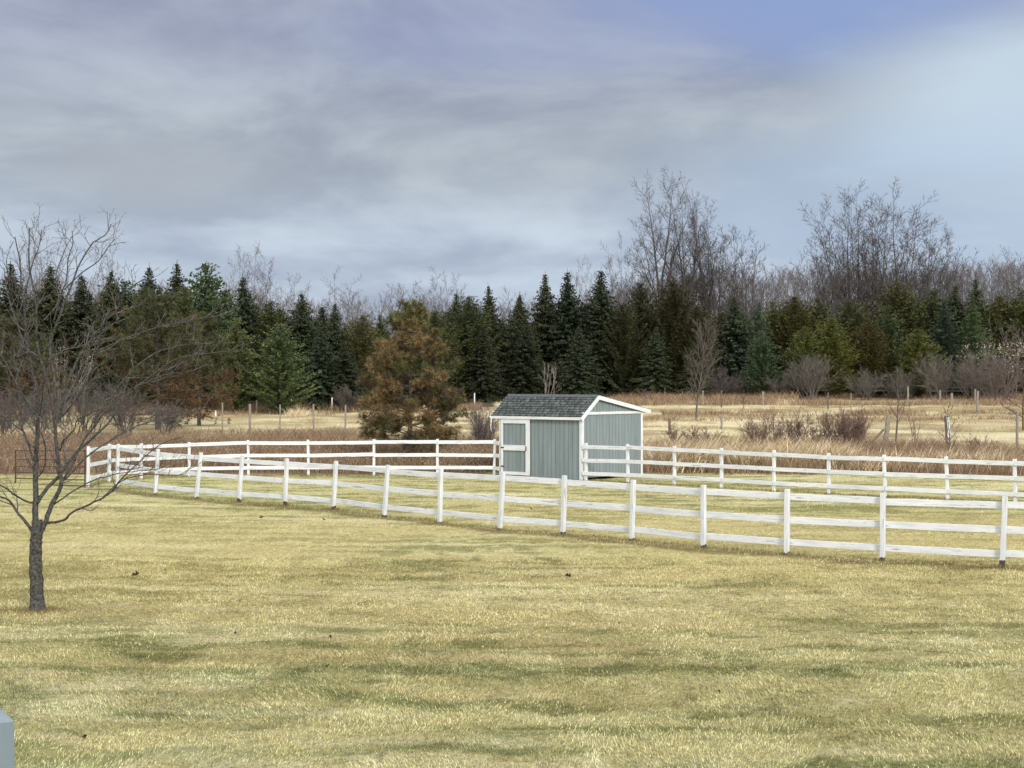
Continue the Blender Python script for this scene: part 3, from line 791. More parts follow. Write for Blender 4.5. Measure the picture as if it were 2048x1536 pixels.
def shingles(ya, yb, seed):
    rr = random.Random(seed); za, zb = rf(ya) + .052, rf(yb) + .052
    L = math.hypot(yb - ya, zb - za); dy, dz = (yb - ya) / L, (zb - za) / L
    ny, nz_ = -dz, dy
    if nz_ < 0: ny, nz_ = -ny, -nz_
    nrow = round(L / .150); ex = L / nrow
    for r in range(nrow):
        x = x0 - .012; 
        while x < x1 + .012:
            w = rr.choice((.11, .16, .22, .3)) * rr.uniform(.85, 1.15); xe = min(x + w, x1 + .012)
            hi = rr.random() < .5
            th = .016 + (.008 if hi else 0) + rr.uniform(0, .002); ext = (.012 if hi else 0)
            s0, s1 = r * ex - .012 - ext * .5, (r + 1) * ex + .03
            if r == nrow - 1: s1 = L
            cc = rr.choice(((.115, .133, .134), (.142, .162, .163), (.10, .115, .117), (.128, .147, .148))); kq = rr.uniform(.8, 1.2); cc = [v * kq for v in cc]
            n = len(SV)
            s2 = s0 + .045
            lo_ = [(x, ya + dy * s2, za + dz * s2), (xe, ya + dy * s2, za + dz * s2), (xe, ya + dy * s1, za + dz * s1), (x, ya + dy * s1, za + dz * s1)]
            hh = [th, th, .004, .004]
            hi_ = [(x, ya + dy * s0, za + dz * s0), (xe, ya + dy * s0, za + dz * s0), lo_[2], lo_[3]]
            SV.extend(lo_); SV.extend([(p[0], p[1] + ny * h, p[2] + nz_ * h) for p, h in zip(hi_, hh)])
            SF.extend([(n + 4, n + 5, n + 6, n + 7), (n, n + 1, n + 5, n + 4), (n, n + 4, n + 7, n + 3), (n + 1, n + 2, n + 6, n + 5)])
            SCc.extend([cc] * 8); x = xe
shingles(-OVF, PKY, 3); shingles(SD_ + OVB, PKY, 4)
sh = link('shingles', mesh_np('shingles', SV, [SF], SCc, M['shingle']), roof)
m = MB(); xx = x0 - .01
for k in range(14):
    xe = x0 - .01 + (x1 - x0 + .02) * (k + 1) / 14
    m.poly([(xx, PKY - .11, rf(PKY - .11) + .074), (xe, PKY - .11, rf(PKY - .11) + .072), (xe, PKY, rf(PKY) + .082), (xx, PKY, rf(PKY) + .084)])
    m.poly([(xx, PKY, rf(PKY) + .084), (xe, PKY, rf(PKY) + .082), (xe, PKY + .14, rf(PKY + .14) + .074), (xx, PKY + .14, rf(PKY + .14) + .076)]); xx = xe
rc = m.build('ridge_cap', M['dark'], roof); rc.data.materials[0] = mat_solid('ridge_shingle', (.07, .078, .08), (.12, .13, .135), (30, 30, 30), .9, .1, .3)
# trim
def board(name, p0, p1, up, w, h, parent=shed, mat='trim'):
    mm_ = MB(); mm_.beam(p0, p1, up, w, h, 3, .001, .004, len(bpy.data.objects)); return mm_.build(name, M[mat], parent)
board('fascia', (x0, -OVF - .014, rf(-OVF) - .008), (x1 - .002, -OVF - .014, rf(-OVF) - .008), (0, 0, 1), .024, .105)
board('fascia', (x0, SD_ + OVB + .014, rf(SD_ + OVB) - .012), (x1 - .002, SD_ + OVB + .014, rf(SD_ + OVB) - .012), (0, 0, 1), .024, .11)
for xr, nm in ((x1 + .016, 1), (x0 - .016, -1)):
    board('rake_board', (xr, -OVF - .03, rf(-OVF - .03) - .022), (xr, PKY + .01, rf(PKY) - .024), (0, 0, 1), .030, .150)
    board('rake_board', (xr + .002 * nm, PKY - .012, rf(PKY) - .028), (xr + .002 * nm, SD_ + OVB + .03, rf(SD_ + OVB + .03) - .028), (0, 0, 1), .030, .150)
board('gable_band', (SW + .016, .04, 2.50), (SW + .016, SD_ - .02, 2.50), (0, 0, 1), .030, .10)
cb = .115
for (a, b) in (((cb / 2 - .01, -.018), 'x'), ((SW - cb / 2 + .032, -.018), 'x'), ((SW + .018, cb / 2 + .002), 'y'), ((SW + .018, SD_ - cb / 2 + .03), 'y'), ((SW - cb / 2 + .032, SD_ + .018), 'x'), ((cb / 2 - .03, SD_ + .018), 'x'), ((-.018, cb / 2 + .002), 'y'), ((-.018, SD_ - cb / 2), 'y')):
    y_ = a[1]
    zt = (EZ - .02 if y_ < 1 else RZ - .06)
    if y_ < 1 and b == 'y': zt = EZ + .0
    board('corner_board', (a[0], a[1], .03), (a[0], a[1], zt), (1, 0, 0) if b == 'x' else (0, 1, 0), .032, cb)
# sliding door with its white frame
door = thing('door', None, None, (0, 0, 0)); door.parent = shed
dx0, dx1, dz0, dz1 = .12, 1.56, .10, 2.27
m = MB(); grooved(m, (dx0 + .02, -.045), (dx1 - .02, -.045), (0, -1), dz0 + .02, lambda q: dz1 - .02, .20); m.build('door_panel', M['siding'], door)
board('stile', (dx0 + .045, -.066, dz0), (dx0 + .045, -.066, dz1), (1, 0, 0), .035, .09, door)
board('stile', (dx1 - .10, -.066, dz0), (dx1 - .10, -.066, dz1), (1, 0, 0), .035, .20, door)
for z_, h_ in ((dz1 - .095, .19), (1.14, .21), (dz0 + .06, .12)):
    board('door_rail', (dx0 + .092, -.067, z_), (dx1 - .202, -.067, z_), (0, 0, 1), .033, h_, door)
m = MB(); m.beam((dx0 - .02, -.03, dz1 + .035), (dx1 + .04, -.03, dz1 + .035), (0, 0, 1), .05, .04); m.build('door_track', M['gate'], shed)
for z_ in (1.14, .42):
    m = MB(); m.beam((dx0 + .0, -.090, z_), (dx0 + .16, -.090, z_), (0, 0, 1), .012, .05); m.build('hinge', M['gate'], door)
m = MB(); m.beam((dx1 - .17, -.095, 1.03), (dx1 - .17, -.095, 1.22), (1, 0, 0), .03, .03); m.build('handle', M['gate'], door)
# broken strip of trim hanging from the eave end
tb = Tubes(); g = np.random.default_rng(8)
P = np.stack([-.33 + np.cumsum(g.normal(.008, .012, 9)), np.full(9, -OVF - .02), rf(-OVF) - .05 - np.linspace(0, .52, 9)], 1)
tb.add(P, .022 * np.array([1.3, 1, 1.3, .7, 1.1, .6, .9, .5, .15]), 5, (.8, .8, .8)); link('hanging_trim', tb.mesh('hanging_trim', M['plastic']), shed)

# ================================================================== DECK POST
zt = CAM_H - (1437 - 768) / FPX * 2.95
xr_ = (28 - 1024) / FPX * 2.95
bm_ = MB(); w_ = .14; yf = 2.95
ph_ = R(31); ex, ey = Vector((math.cos(ph_), math.sin(ph_), 0)), Vector((-math.sin(ph_), math.cos(ph_), 0))
cr_ = Vector((xr_, yf, 0))
def pq(z, e):
    c0 = cr_ + ex * e - ey * e
    return [tuple(c0 - ex * (w_ + 2 * e) + Vector((0, 0, z))), tuple(c0 + Vector((0, 0, z))), tuple(c0 + ey * (w_ + 2 * e) + Vector((0, 0, z))), tuple(c0 - ex * (w_ + 2 * e) + ey * (w_ + 2 * e) + Vector((0, 0, z)))]
levels = [(0, .03), (2.6, .0048), (zt - .006, .0), (zt, -.004)]
for (z0_, e0), (z1_, e1) in zip(levels, levels[1:]):
    a, b = pq(z0_, e0), pq(z1_, e1)
    for i in range(4):
        j = (i + 1) % 4; bm_.poly([a[i], a[j], b[j], b[i]])
bm_.poly(pq(zt, -.004))
o_ = cr_
tag(bm_.build('deck_post', M['deckpaint'], None, o_, origin=o_), 'blue grey painted square post with pale flat top in the bottom corner', 'post')

# ================================================================== FOREGROUND TREE
tb0 = at(75, 1224)
DT = tb0.y; S_ = DT / FPX
fg = thing('bare_tree', 'small leafless lawn tree with a low forking trunk, closest tree to the camera', 'tree', tb0)
rr = np.random.default_rng(42)
trunk, crown = Tubes(), Tubes()
def P2(px, py, dy=0.): return np.array([(px - 75) * S_ * (1 + dy / DT), dy, (1224 - py) * S_])
def limb(pts, r0, r1, dy1, tub, k=7, col=(.072, .069, .062), wob=.6):
    n = len(pts); a = []
    for i, (x_, y_) in enumerate(pts): a.append(P2(x_, y_, dy1 * (i / max(1, n - 1)) ** 1.2))
    a = np.array(a)
    # resample smoothly
    t = np.linspace(0, n - 1, (n - 1) * 4 + 1); out = []
    for u in t:
        i = min(int(u), n - 2); f = u - i
        p0, p1, p2, p3 = a[max(i - 1, 0)], a[i], a[i + 1], a[min(i + 2, n - 1)]
        out.append(.5 * (2 * p1 + (p2 - p0) * f + (2 * p0 - 5 * p1 + 4 * p2 - p3) * f * f + (3 * p1 - p0 - 3 * p2 + p3) * f ** 3))
    out = np.array(out); out[1:-1] += rr.normal(0, .006 * wob, out[1:-1].shape)
    q = np.linspace(r0 if r0 > 12 else r0 * .6, r1, len(out)) * S_
    tub.add(out, q, k, col)
    return out, q
limb([(76, 1240), (75, 1222), (74, 1190), (72, 1150), (71, 1110), (72, 1085), (74, 1066), (74, 1040)], 14.8, 11, 0, trunk, 12, wob=1.2)
tube_fl = np.array([P2(76, 1234), P2(75, 1216), P2(74, 1190)]); trunk.add(tube_fl, np.array([31, 16.5, 12.8]) * S_, 12, (.072, .069, .062))
LIMBS = [
    ([(74, 1070), (70, 1030), (71, 1000), (69, 960), (69, 920), (71, 870), (72, 820), (66, 770), (52, 720), (44, 670), (40, 610), (33, 570), (29, 520), (18, 470)], 11, 1.0, .3),
    ([(78, 1072), (90, 1050), (104, 1012), (119, 986), (127, 966), (125, 935), (120, 890), (118, 840), (112, 790), (96, 730), (86, 680), (88, 620), (82, 570), (76, 520), (80, 462)], 9, 1.0, -.5),
    ([(95, 1046), (132, 1039), (150, 1024), (200, 1001), (240, 979), (262, 956), (300, 924), (350, 886), (400, 870)], 4.6, .7, -.9),
    ([(74, 1006), (86, 984), (106, 960), (118, 938), (140, 905), (172, 872), (196, 842), (208, 806), (216, 790)], 7, 1.5, .9),
    ([(126, 962), (145, 925), (165, 880), (190, 845), (212, 800), (250, 745), (300, 705), (350, 690), (372, 678)], 4.5, .8, .4),
    ([(118, 840), (135, 772), (160, 717), (186, 680), (215, 645), (240, 622), (262, 585), (300, 560)], 5.5, .8, -.3),
    ([(112, 800), (104, 740), (96, 690), (108, 640), (128, 580), (148, 520), (170, 480), (190, 464), (199, 440)], 5, .8, .6),
    ([(108, 640), (120, 600), (136, 556), (140, 520), (152, 490), (152, 464)], 3, .7, -.2),
    ([(128, 580), (160, 545), (190, 520), (205, 490), (215, 472)], 2.5, .7, .4),
    ([(66, 1066), (50, 1044), (32, 1024), (15, 1002), (-8, 992), (-60, 960), (-120, 930)], 6, .8, .2),
    ([(70, 1006), (52, 1000), (34, 982), (14, 964), (-10, 950), (-60, 900)], 4, .8, -.8),
    ([(69, 930), (56, 900), (38, 868), (10, 850), (-30, 820), (-70, 780)], 4, .8, .8),
    ([(72, 860), (86, 830), (100, 800), (112, 770), (140, 730)], 3.5, .8, -.9),
    ([(70, 830), (52, 800), (34, 760), (14, 720), (0, 690), (-30, 640), (-46, 580)], 4, .8, -.4),
    ([(44, 680), (28, 640), (10, 600), (-2, 570), (-12, 530)], 3, .8, .5),
    ([(40, 620), (52, 570), (62, 520), (70, 490), (71, 456)], 3, .7, .3),
    ([(52, 730), (66, 690), (60, 640), (48, 590), (50, 530)], 3, .8, -.9),
    ([(120, 900), (134, 880), (160, 860), (178, 838), (210, 826), (250, 812)], 3, .7, -1.0),
    ([(106, 1010), (132, 990), (170, 965), (200, 955), (240, 948), (290, 944)], 3, .7, .9),
    ([(96, 720), (120, 700), (150, 690), (180, 660), (200, 630)], 3, .8, 1.0),
    ([(88, 640), (110, 600), (96, 550), (102, 500), (108, 462)], 2.6, .7, .9),
    ([(130, 960), (170, 915), (215, 880), (270, 850), (330, 835), (390, 815)], 3.2, .7, .6),
    ([(186, 845), (230, 800), (290, 770), (350, 750), (410, 742)], 3, .7, -.6),
    ([(160, 717), (215, 690), (280, 660), (350, 640), (430, 625)], 3, .7, .7),
    ([(212, 800), (262, 775), (330, 720), (390, 705), (440, 700)], 2.8, .7, 1.0),
    ([(118, 840), (160, 800), (200, 750), (230, 700), (250, 640)], 3, .7, -1.1),
    ([(200, 1001), (245, 962), (300, 948), (350, 950), (385, 945)], 2.4, .6, -.3),
    ([(72, 900), (40, 870), (20, 800), (4, 740), (-20, 700)], 3, .7, 1.1),
    ([(71, 960), (96, 930), (104, 880), (92, 830), (80, 780), (76, 720)], 3, .7, -1.2),
]
TW = [dict(n=4.2, perm=True, ang=44, len=.52, wig=.10, trop=.075, t0=.22, r=.6, fall=.45, seg=7, k=4, rmin=.0048, rtip=.003, abs=True),
      dict(n=7, perm=True, ang=40, len=.34, wig=.12, trop=.05, t0=.15, r=.65, fall=.4, seg=5, k=3, rmin=.0034, rtip=.0025, abs=True),
      dict(n=8, perm=True, ang=42, len=.12, wig=.14, trop=.04, t0=.15, r=.7, fall=.3, seg=3, k=3, rmin=.0026, rtip=.002, abs=True)]
for pts, r0, r1, dy in LIMBS:
    Pq, qq = limb(pts, r0, r1, dy, trunk if r0 > 4.8 else crown, 7 if r0 > 4.8 else 5)
    sprout([crown], Pq[2:], qq[2:], 0, TW, rr, (.115, .106, .098))
link('trunk', trunk.mesh('trunk', M['bark']), fg)
link('crown', crown.mesh('crown', M['bark']), fg)
# ragged uncut grass round its foot
g = np.random.default_rng(77); n = 2600
aa = g.uniform(0, 6.283, n); rad_ = .12 + np.abs(g.normal(0, .17, n))
x_, y_ = tb0.x + rad_ * np.cos(aa) * 1.2, tb0.y + rad_ * np.sin(aa)
cc = np.asarray([(.40, .30, .13), (.24, .17, .08), (.15, .11, .06), (.3, .28, .1)])[g.integers(0, 4, n)]
V, F, C = join([blades(x_, y_, .10 * g.uniform(.4, 1.3, n) * np.exp(-rad_), np.full(n, .007), cc, np.full(n, .9), 78, True)])
tag(link('uncut_grass', mesh_np('uncut_grass', V, F, C, M['grass'])), 'brown uncut grass ringing the foot of the small lawn tree', 'grass', kind='stuff')

g = np.random.default_rng(790); XS, YS, HS = [], [], []
for line in (FRONT, RIGHT, BACK):
    bs = [at(p[0], p[1]) for p in line]
    for p0, p1 in zip(bs, bs[1:]):
        n = 380; f = g.uniform(0, 1, n); XS.append(p0.x + (p1.x - p0.x) * f + g.normal(0, .10, n)); YS.append(p0.y + (p1.y - p0.y) * f + g.normal(0, .10, n)); HS.append(g.uniform(.05, .12, n))
    for p0 in bs:
        n = 60; XS.append(p0.x + g.normal(0, .085, n)); YS.append(p0.y + g.normal(0, .085, n)); HS.append(g.uniform(.05, .14, n))
XS, YS, HS = map(np.concatenate, (XS, YS, HS))
cc = np.asarray([(.30, .24, .11), (.20, .16, .07), (.17, .19, .06), (.40, .34, .17)])[g.integers(0, 4, len(XS))] * g.uniform(.6, 1.2, len(XS))[:, None]
V, F, C = join([blades(XS, YS, HS, np.full(len(XS), .012), cc, np.full(len(XS), .7), 791, True)])
tag(link('fence_grass', mesh_np('fence_grass', V, F, C, M['grass'])), 'longer uncut grass in a strip under the white fences and round their posts', 'grass', kind='stuff')

# ================================================================== ORANGE PINE
def orange_col(t, g):
    n = len(t); cl = fbm(t[:, 0] * 1.3 + 5 * t[:, 1], t[:, 2] * 1.5 + 3, 2, 14); ix = np.clip((cl * 9 - 2.5 + g.normal(0, .6, n)).astype(int), 0, 3)
    c = np.asarray([(.088, .078, .036), (.135, .105, .045), (.195, .138, .056), (.27, .182, .08)])[ix]
    gr = sstep(.45, .65, fbm(t[:, 0] * .7 + 3, t[:, 2] * .7, 2, 5)) * .55 + sstep(5.5, 6.4, t[:, 2]) * .6 + .5 * sstep(.6, 1.6, t[:, 0]) * sstep(3.4, 4.6, t[:, 2])
    gr = np.clip(gr + g.normal(0, .2, n), 0, 1) > .52
    return np.where(gr[:, None], np.asarray([(.10, .125, .035), (.075, .095, .03)])[g.integers(0, 2, n)], c) * g.uniform(.75, 1.25, n)[:, None]
op = atd(820, 65.5)
hp = hgt(612, op)
t_, V, F, C = tufted_pine(31, hp * .98, 2.75, .10, 46, orange_col, .17, 13, .0075, .22, cone=True)
pine = thing('pine_tree', 'dying pine with rusty orange needles standing behind the paddock fence beside the shed', 'tree', op)
link('trunk', t_.mesh('trunk', M['bark']), pine)
cw = link('crown', mesh_np('crown', V, [F], C, M['needle']), pine)

# brown and green pines on the far side of the small tree
def brown_green(t, g):
    n = len(t); f = sstep(.55, .2, t[:, 2] / 11.0) * .8 + (fbm(t[:, 0] * .5, t[:, 2] * .5, 2, 8) - .5) * 1.4
    c1 = np.asarray([(.062, .07, .026), (.045, .058, .024), (.09, .088, .034)])[g.integers(0, 3, n)]; c2 = np.asarray([(.115, .072, .032), (.085, .055, .027), (.15, .09, .04)])[g.integers(0, 3, n)]
    return np.where((f + g.normal(0, .18, n) > .45)[:, None], c2, c1) * g.uniform(.75, 1.25, n)[:, None]
for (px, d, top, rad, seed, lab) in ((315, 104, 600, 4.3, 51, 'pine with green top and browning lower limbs behind the bare lawn tree'), (398, 112, 640, 3.2, 52, 'smaller rust brown pine crowded against the green white pine'), (20, 108, 640, 4.0, 53, 'yellowing green pine at the picture edge behind the bare lawn tree'),):
    p = atd(px, d)
    t_, V, F, C = tufted_pine(seed, hgt(top, p), rad, .08, 30, brown_green, .32, 9, .018, .1)
    o = thing('pine_tree', lab, 'tree', p); link('trunk', t_.mesh('trunk', M['bark']), o); link('crown', mesh_np('crown', V, [F], C, M['needle']), o)

# ================================================================== CONIFER BELT
PROTO = {}
for kind, seeds in (('spruce', (1, 2, 3, 4, 5)), ('olive', (11, 12, 13)), ('pine', (21, 22, 23)), ('yellow', (31, 32)), ('blue', (41, 42))):
    PROTO[kind] = []
    for s in seeds:
        t_, V, F, C = conifer(s, 15, {'spruce': 6.0, 'olive': 4.3, 'pine': 5.0, 'yellow': 3.8, 'blue': 4.9}[kind], kind)
        PROTO[kind].append((t_.mesh('trunk', M['bark_far']), mesh_np('crown', V, [F], C, M['needle'])))
NAME = {'spruce': 'spruce_tree', 'olive': 'juniper_tree', 'pine': 'pine_tree', 'yellow': 'cedar_tree', 'blue': 'fir_tree'}
cnt = {}
def belt(px, top, d, kind, wide, label, tint=(1, 1, 1), group='evergreens along the far edge of the field'):
    p = atd(px, d); H = hgt(top, p)
    i = cnt.get(kind, 0); cnt[kind] = i + 1
    tm, cm = PROTO[kind][i % len(PROTO[kind])]
    o = thing(NAME[kind], label, 'tree', p, (i * 2.399) % 6.28, group)
    o.scale = (H / 15 * wide, H / 15 * wide, H / 15 / 1.015)
    if px > 1440: wide *= 1.18; tint = tuple(v * 1.3 for v in tint)
    rt_ = random.Random(int(px * 3 + top)); k_ = rt_.uniform(.95, 1.55); w_ = rt_.uniform(.95, 1.22)
    if kind == 'yellow': k_, w_ = .92, .95
    o.rotation_euler = (R(rt_.gauss(0, 1.3)), R(rt_.gauss(0, 1.3)), (i * 2.399) % 6.28)
    link('trunk', tm, o); c = link('crown', cm, o); c.color = (tint[0] * k_ * w_, tint[1] * k_, tint[2] * k_ * (2 - w_), 1)
D1 = 'dark spruce in the row behind the bare lawn tree'
BELT = [
    (28, 520, 158, 'spruce', 1.0, 'dark spruce at the picture edge, first of the row behind the bare lawn tree'),
    (100, 524, 156, 'spruce', 1.0, 'dark spruce second from the picture edge behind the bare lawn tree'),
    (165, 545, 158, 'spruce', .95, 'narrow dark spruce third from the edge, behind the bare lawn tree'),
    (222, 535, 154, 'spruce', .95, 'olive dark spruce behind the outer twigs of the bare lawn tree', (1.5, 1.35, .9)),
    (292, 527, 158, 'spruce', .95, 'spruce with a spiky dark tip above the half brown pine'),
    (352, 520, 160, 'spruce', .95, 'tall spruce with a thin tip, next to the rounded green pine'),
    (290, 575, 148, 'pine', .8, 'olive pine standing below two dark spruce tips', (1.2, 1.05, .7)),
    (360, 570, 146, 'pine', .75, 'dull green pine in front of the tall thin tipped spruce', (1.2, 1.05, .75)),
    (418, 522, 150, 'pine', .95, 'rounded bright green pine, highest green top near the bare lawn tree', (1.3, 1.35, 1.3)),
    (490, 548, 160, 'spruce', .95, 'dark spruce beside the rounded bright green pine'),
    (470, 640, 142, 'pine', 1.0, 'layered green pine at the field edge below the rounded pine', (1.4, 1.4, 1.35)),
    (560, 645, 140, 'pine', 1.25, 'broad layered green pine reaching the grass at the field edge', (1.6, 1.6, 1.55)),
    (545, 600, 158, 'pine', .9, 'hazy olive pine behind the broad layered pine', (1.0, .95, .7)),
    (611, 582, 160, 'spruce', .95, 'slim dark spruce above the broad layered pine'),
    (668, 602, 160, 'spruce', .9, 'slim dark spruce midway between broad layered pine and orange pine'),
    (640, 650, 152, 'spruce', 1.1, 'low dark spruce filling the gap behind the white posts'),
    (720, 640, 160, 'olive', 1.2, 'olive evergreen just before the orange pine'),
    (690, 680, 152, 'spruce', 1.2, 'low dark spruce beside the orange pine'),
    (760, 625, 168, 'spruce', 1.0, 'spruce hidden behind the orange pine, on its gate side', (1.3, 1.2, .9)),
    (870, 620, 170, 'olive', 1.2, 'spruce hidden behind the orange pine, on its shed side', (.8, .9, .8)),
    (914, 582, 178, 'spruce', .85, 'spruce with a forked dark tip next to the orange pine'),
    (938, 590, 174, 'olive', 1.1, 'olive green spruce next to the orange pine', (.62, .7, .6)),
    (992, 566, 180, 'spruce', .75, 'slender spruce with a long bare leader left of the tall trio'),
    (1036, 584, 180, 'spruce', .8, 'small spruce just left of the tall spruce trio'),
    (1087, 543, 184, 'spruce', .85, 'first of three tall black spruces above the shed roof'),
    (1138, 538, 182, 'spruce', .95, 'middle of three tall black spruces above the shed roof'),
    (1198, 535, 180, 'spruce', 1.05, 'third and broadest of the tall black spruces above the shed'),
    (1050, 640, 176, 'spruce', 1.1, 'low black spruce in front of the tall trio, above the shed ridge'),
    (1160, 650, 174, 'spruce', 1.15, 'low black spruce between the tall spruces, above the shed ridge'),
    (965, 650, 172, 'spruce', 1.1, 'low black spruce above the eave end of the shed'),
    (1245, 605, 178, 'olive', 1.1, 'olive dark evergreen beside the broadest tall spruce', (.55, .62, .6)),
    (1284, 563, 184, 'olive', .85, 'thin olive evergreen below the tallest bare tree', (.62, .6, .5)),
    (1347, 560, 180, 'olive', 1.15, 'wide blunt topped olive evergreen under the tallest bare tree', (.62, .58, .5)),
    (1312, 650, 174, 'spruce', 1.1, 'low black spruce beside the blunt topped evergreen'),
    (1395, 610, 178, 'olive', 1.0, 'olive evergreen behind the thin field sapling', (.7, .68, .5)),
    (1385, 680, 172, 'spruce', 1.1, 'low dark spruce right behind the thin field sapling'),
    (1470, 588, 182, 'spruce', 1.1, 'dark cone shaped spruce right of the grey twig gap'),
    (1515, 600, 180, 'blue', 1.0, 'blue green fir next to the cone shaped dark spruce'),
    (1545, 600, 184, 'pine', 1.0, 'dark evergreen behind the blue green fir', (1.3, 1.3, 1.1)),
    (1530, 660, 172, 'pine', 1.0, 'dark layered pine with low limbs over the field edge', (.75, .8, .8)),
    (1590, 590, 182, 'olive', 1.2, 'broad olive evergreen below the second bare tree group', (.8, .85, .65)),
    (1612, 650, 172, 'yellow', 1.3, 'small yellow green cedar at the field edge, first of a pair', (.8, .8, .8)),
    (1658, 632, 173, 'yellow', 1.55, 'taller yellow green cedar at the field edge', (.9, .85, .8)),
    (1640, 592, 184, 'pine', .9, 'dull green pine behind the yellow green cedars', (.75, .75, .6)),
    (1700, 600, 180, 'olive', 1.3, 'olive evergreen between the yellow green cedars and the dark round top', (.75, .8, .65)),
    (1738, 640, 174, 'olive', 1.2, 'brown olive evergreen low in the belt', (.75, .65, .5)),
    (1787, 562, 184, 'olive', 1.3, 'dark round topped evergreen under the second bare tree group'),
    (1770, 610, 178, 'pine', .95, 'grey green pine with pale tilted sprays', (.95, 1.0, .95)),
    (1835, 655, 171, 'yellow', 1.5, 'bright yellow green cedar low at the field edge near the old rail fence', (.85, .8, .8)),
    (1820, 590, 182, 'pine', .9, 'mid green pine behind the bright low cedar', (.8, .85, .75)),
    (1866, 575, 184, 'pine', 1.1, 'dark blunt evergreen just past the second bare tree group'),
    (1885, 600, 176, 'blue', 1.25, 'broad dark fir with drooping limbs', (.62, .7, .62)),
    (1908, 566, 184, 'spruce', 1.0, 'dark spruce above the broad drooping fir', (1.2, 1.2, 1)),
    (1957, 553, 182, 'spruce', .9, 'pointed spruce above the pale leaved shrub'),
    (1945, 600, 175, 'blue', 1.2, 'green fir with light edged limbs beside the pale leaved shrub', (.85, .95, .6)),
    (1995, 590, 182, 'olive', 1.2, 'olive evergreen behind the pale leaved shrub', (.7, .72, .55)),
    (2035, 575, 180, 'pine', 1.1, 'dark evergreen last in the row, at the picture edge', (1.2, 1.1, .9)),
    (2090, 580, 178, 'olive', 1.3, 'dark evergreen beyond the last one, cut by the picture edge'),
    (-30, 540, 156, 'spruce', 1.1, 'dark spruce cut by the picture edge beside the bare lawn tree'),
]
for b in BELT: belt(*b)
g = np.random.default_rng(640)
for i in range(60):
    px = -20 + 2100 * (i + g.uniform(.1, .9)) / 60
    top = np.interp(px, [0, 250, 500, 620, 760, 900, 1040, 1210, 1300, 1450, 1600, 2048], [590, 572, 588, 618, 650, 625, 605, 595, 625, 635, 612, 602]) + g.uniform(-16, 34)
    belt(px, top, (g.uniform(163, 172) if px < 760 else g.uniform(186, 196)), ('spruce', 'olive', 'pine', 'spruce', 'pine')[i % 5], g.uniform(1.0, 1.5), 'dark evergreen packed into the back of the evergreen wall, only its top showing', (.8, .85, .75), 'evergreens packed into the back of the wall')

# ================================================================== BARE TREES BEHIND
BT = []
for (sd0, H, W, r, ns_, fk, dn) in ((61, 26, 12, .36, 9, .40, 1.15), (62, 26, 9.5, .32, 8, .46, 1.15), (63, 24, 10, .26, 11, .18, 1.1), (64, 24, 9, .24, 10, .17, 1.1), (65, 18, 8, .2, 13, .25, .9), (66, 18, 6.5, .18, 12, .2, .9)):
    a, b = dome_tree(sd0, H, W, r, ns_, fk, dens=dn)
    BT.append((H, a, b, a.mesh('trunk', M['bark_far']), b.mesh('crown', M['bark_far'])))
def bare(px, top, d, i, wide, label, tint=(1, 1, 1), rz=0., group='bare trees behind the evergreens', lean=0):
    p = atd(px, d); H = hgt(top, p); h0 = BT[i][0]
    o = thing('bare_tree', label, 'tree', p, rz, group); o.scale = (H / h0 * wide, H / h0 * wide, H / h0)
    o.rotation_euler = (0, R(lean), rz)
    a = link('trunk', BT[i][3], o); b = link('crown', BT[i][4], o); a.color = b.color = (*tint, 1)
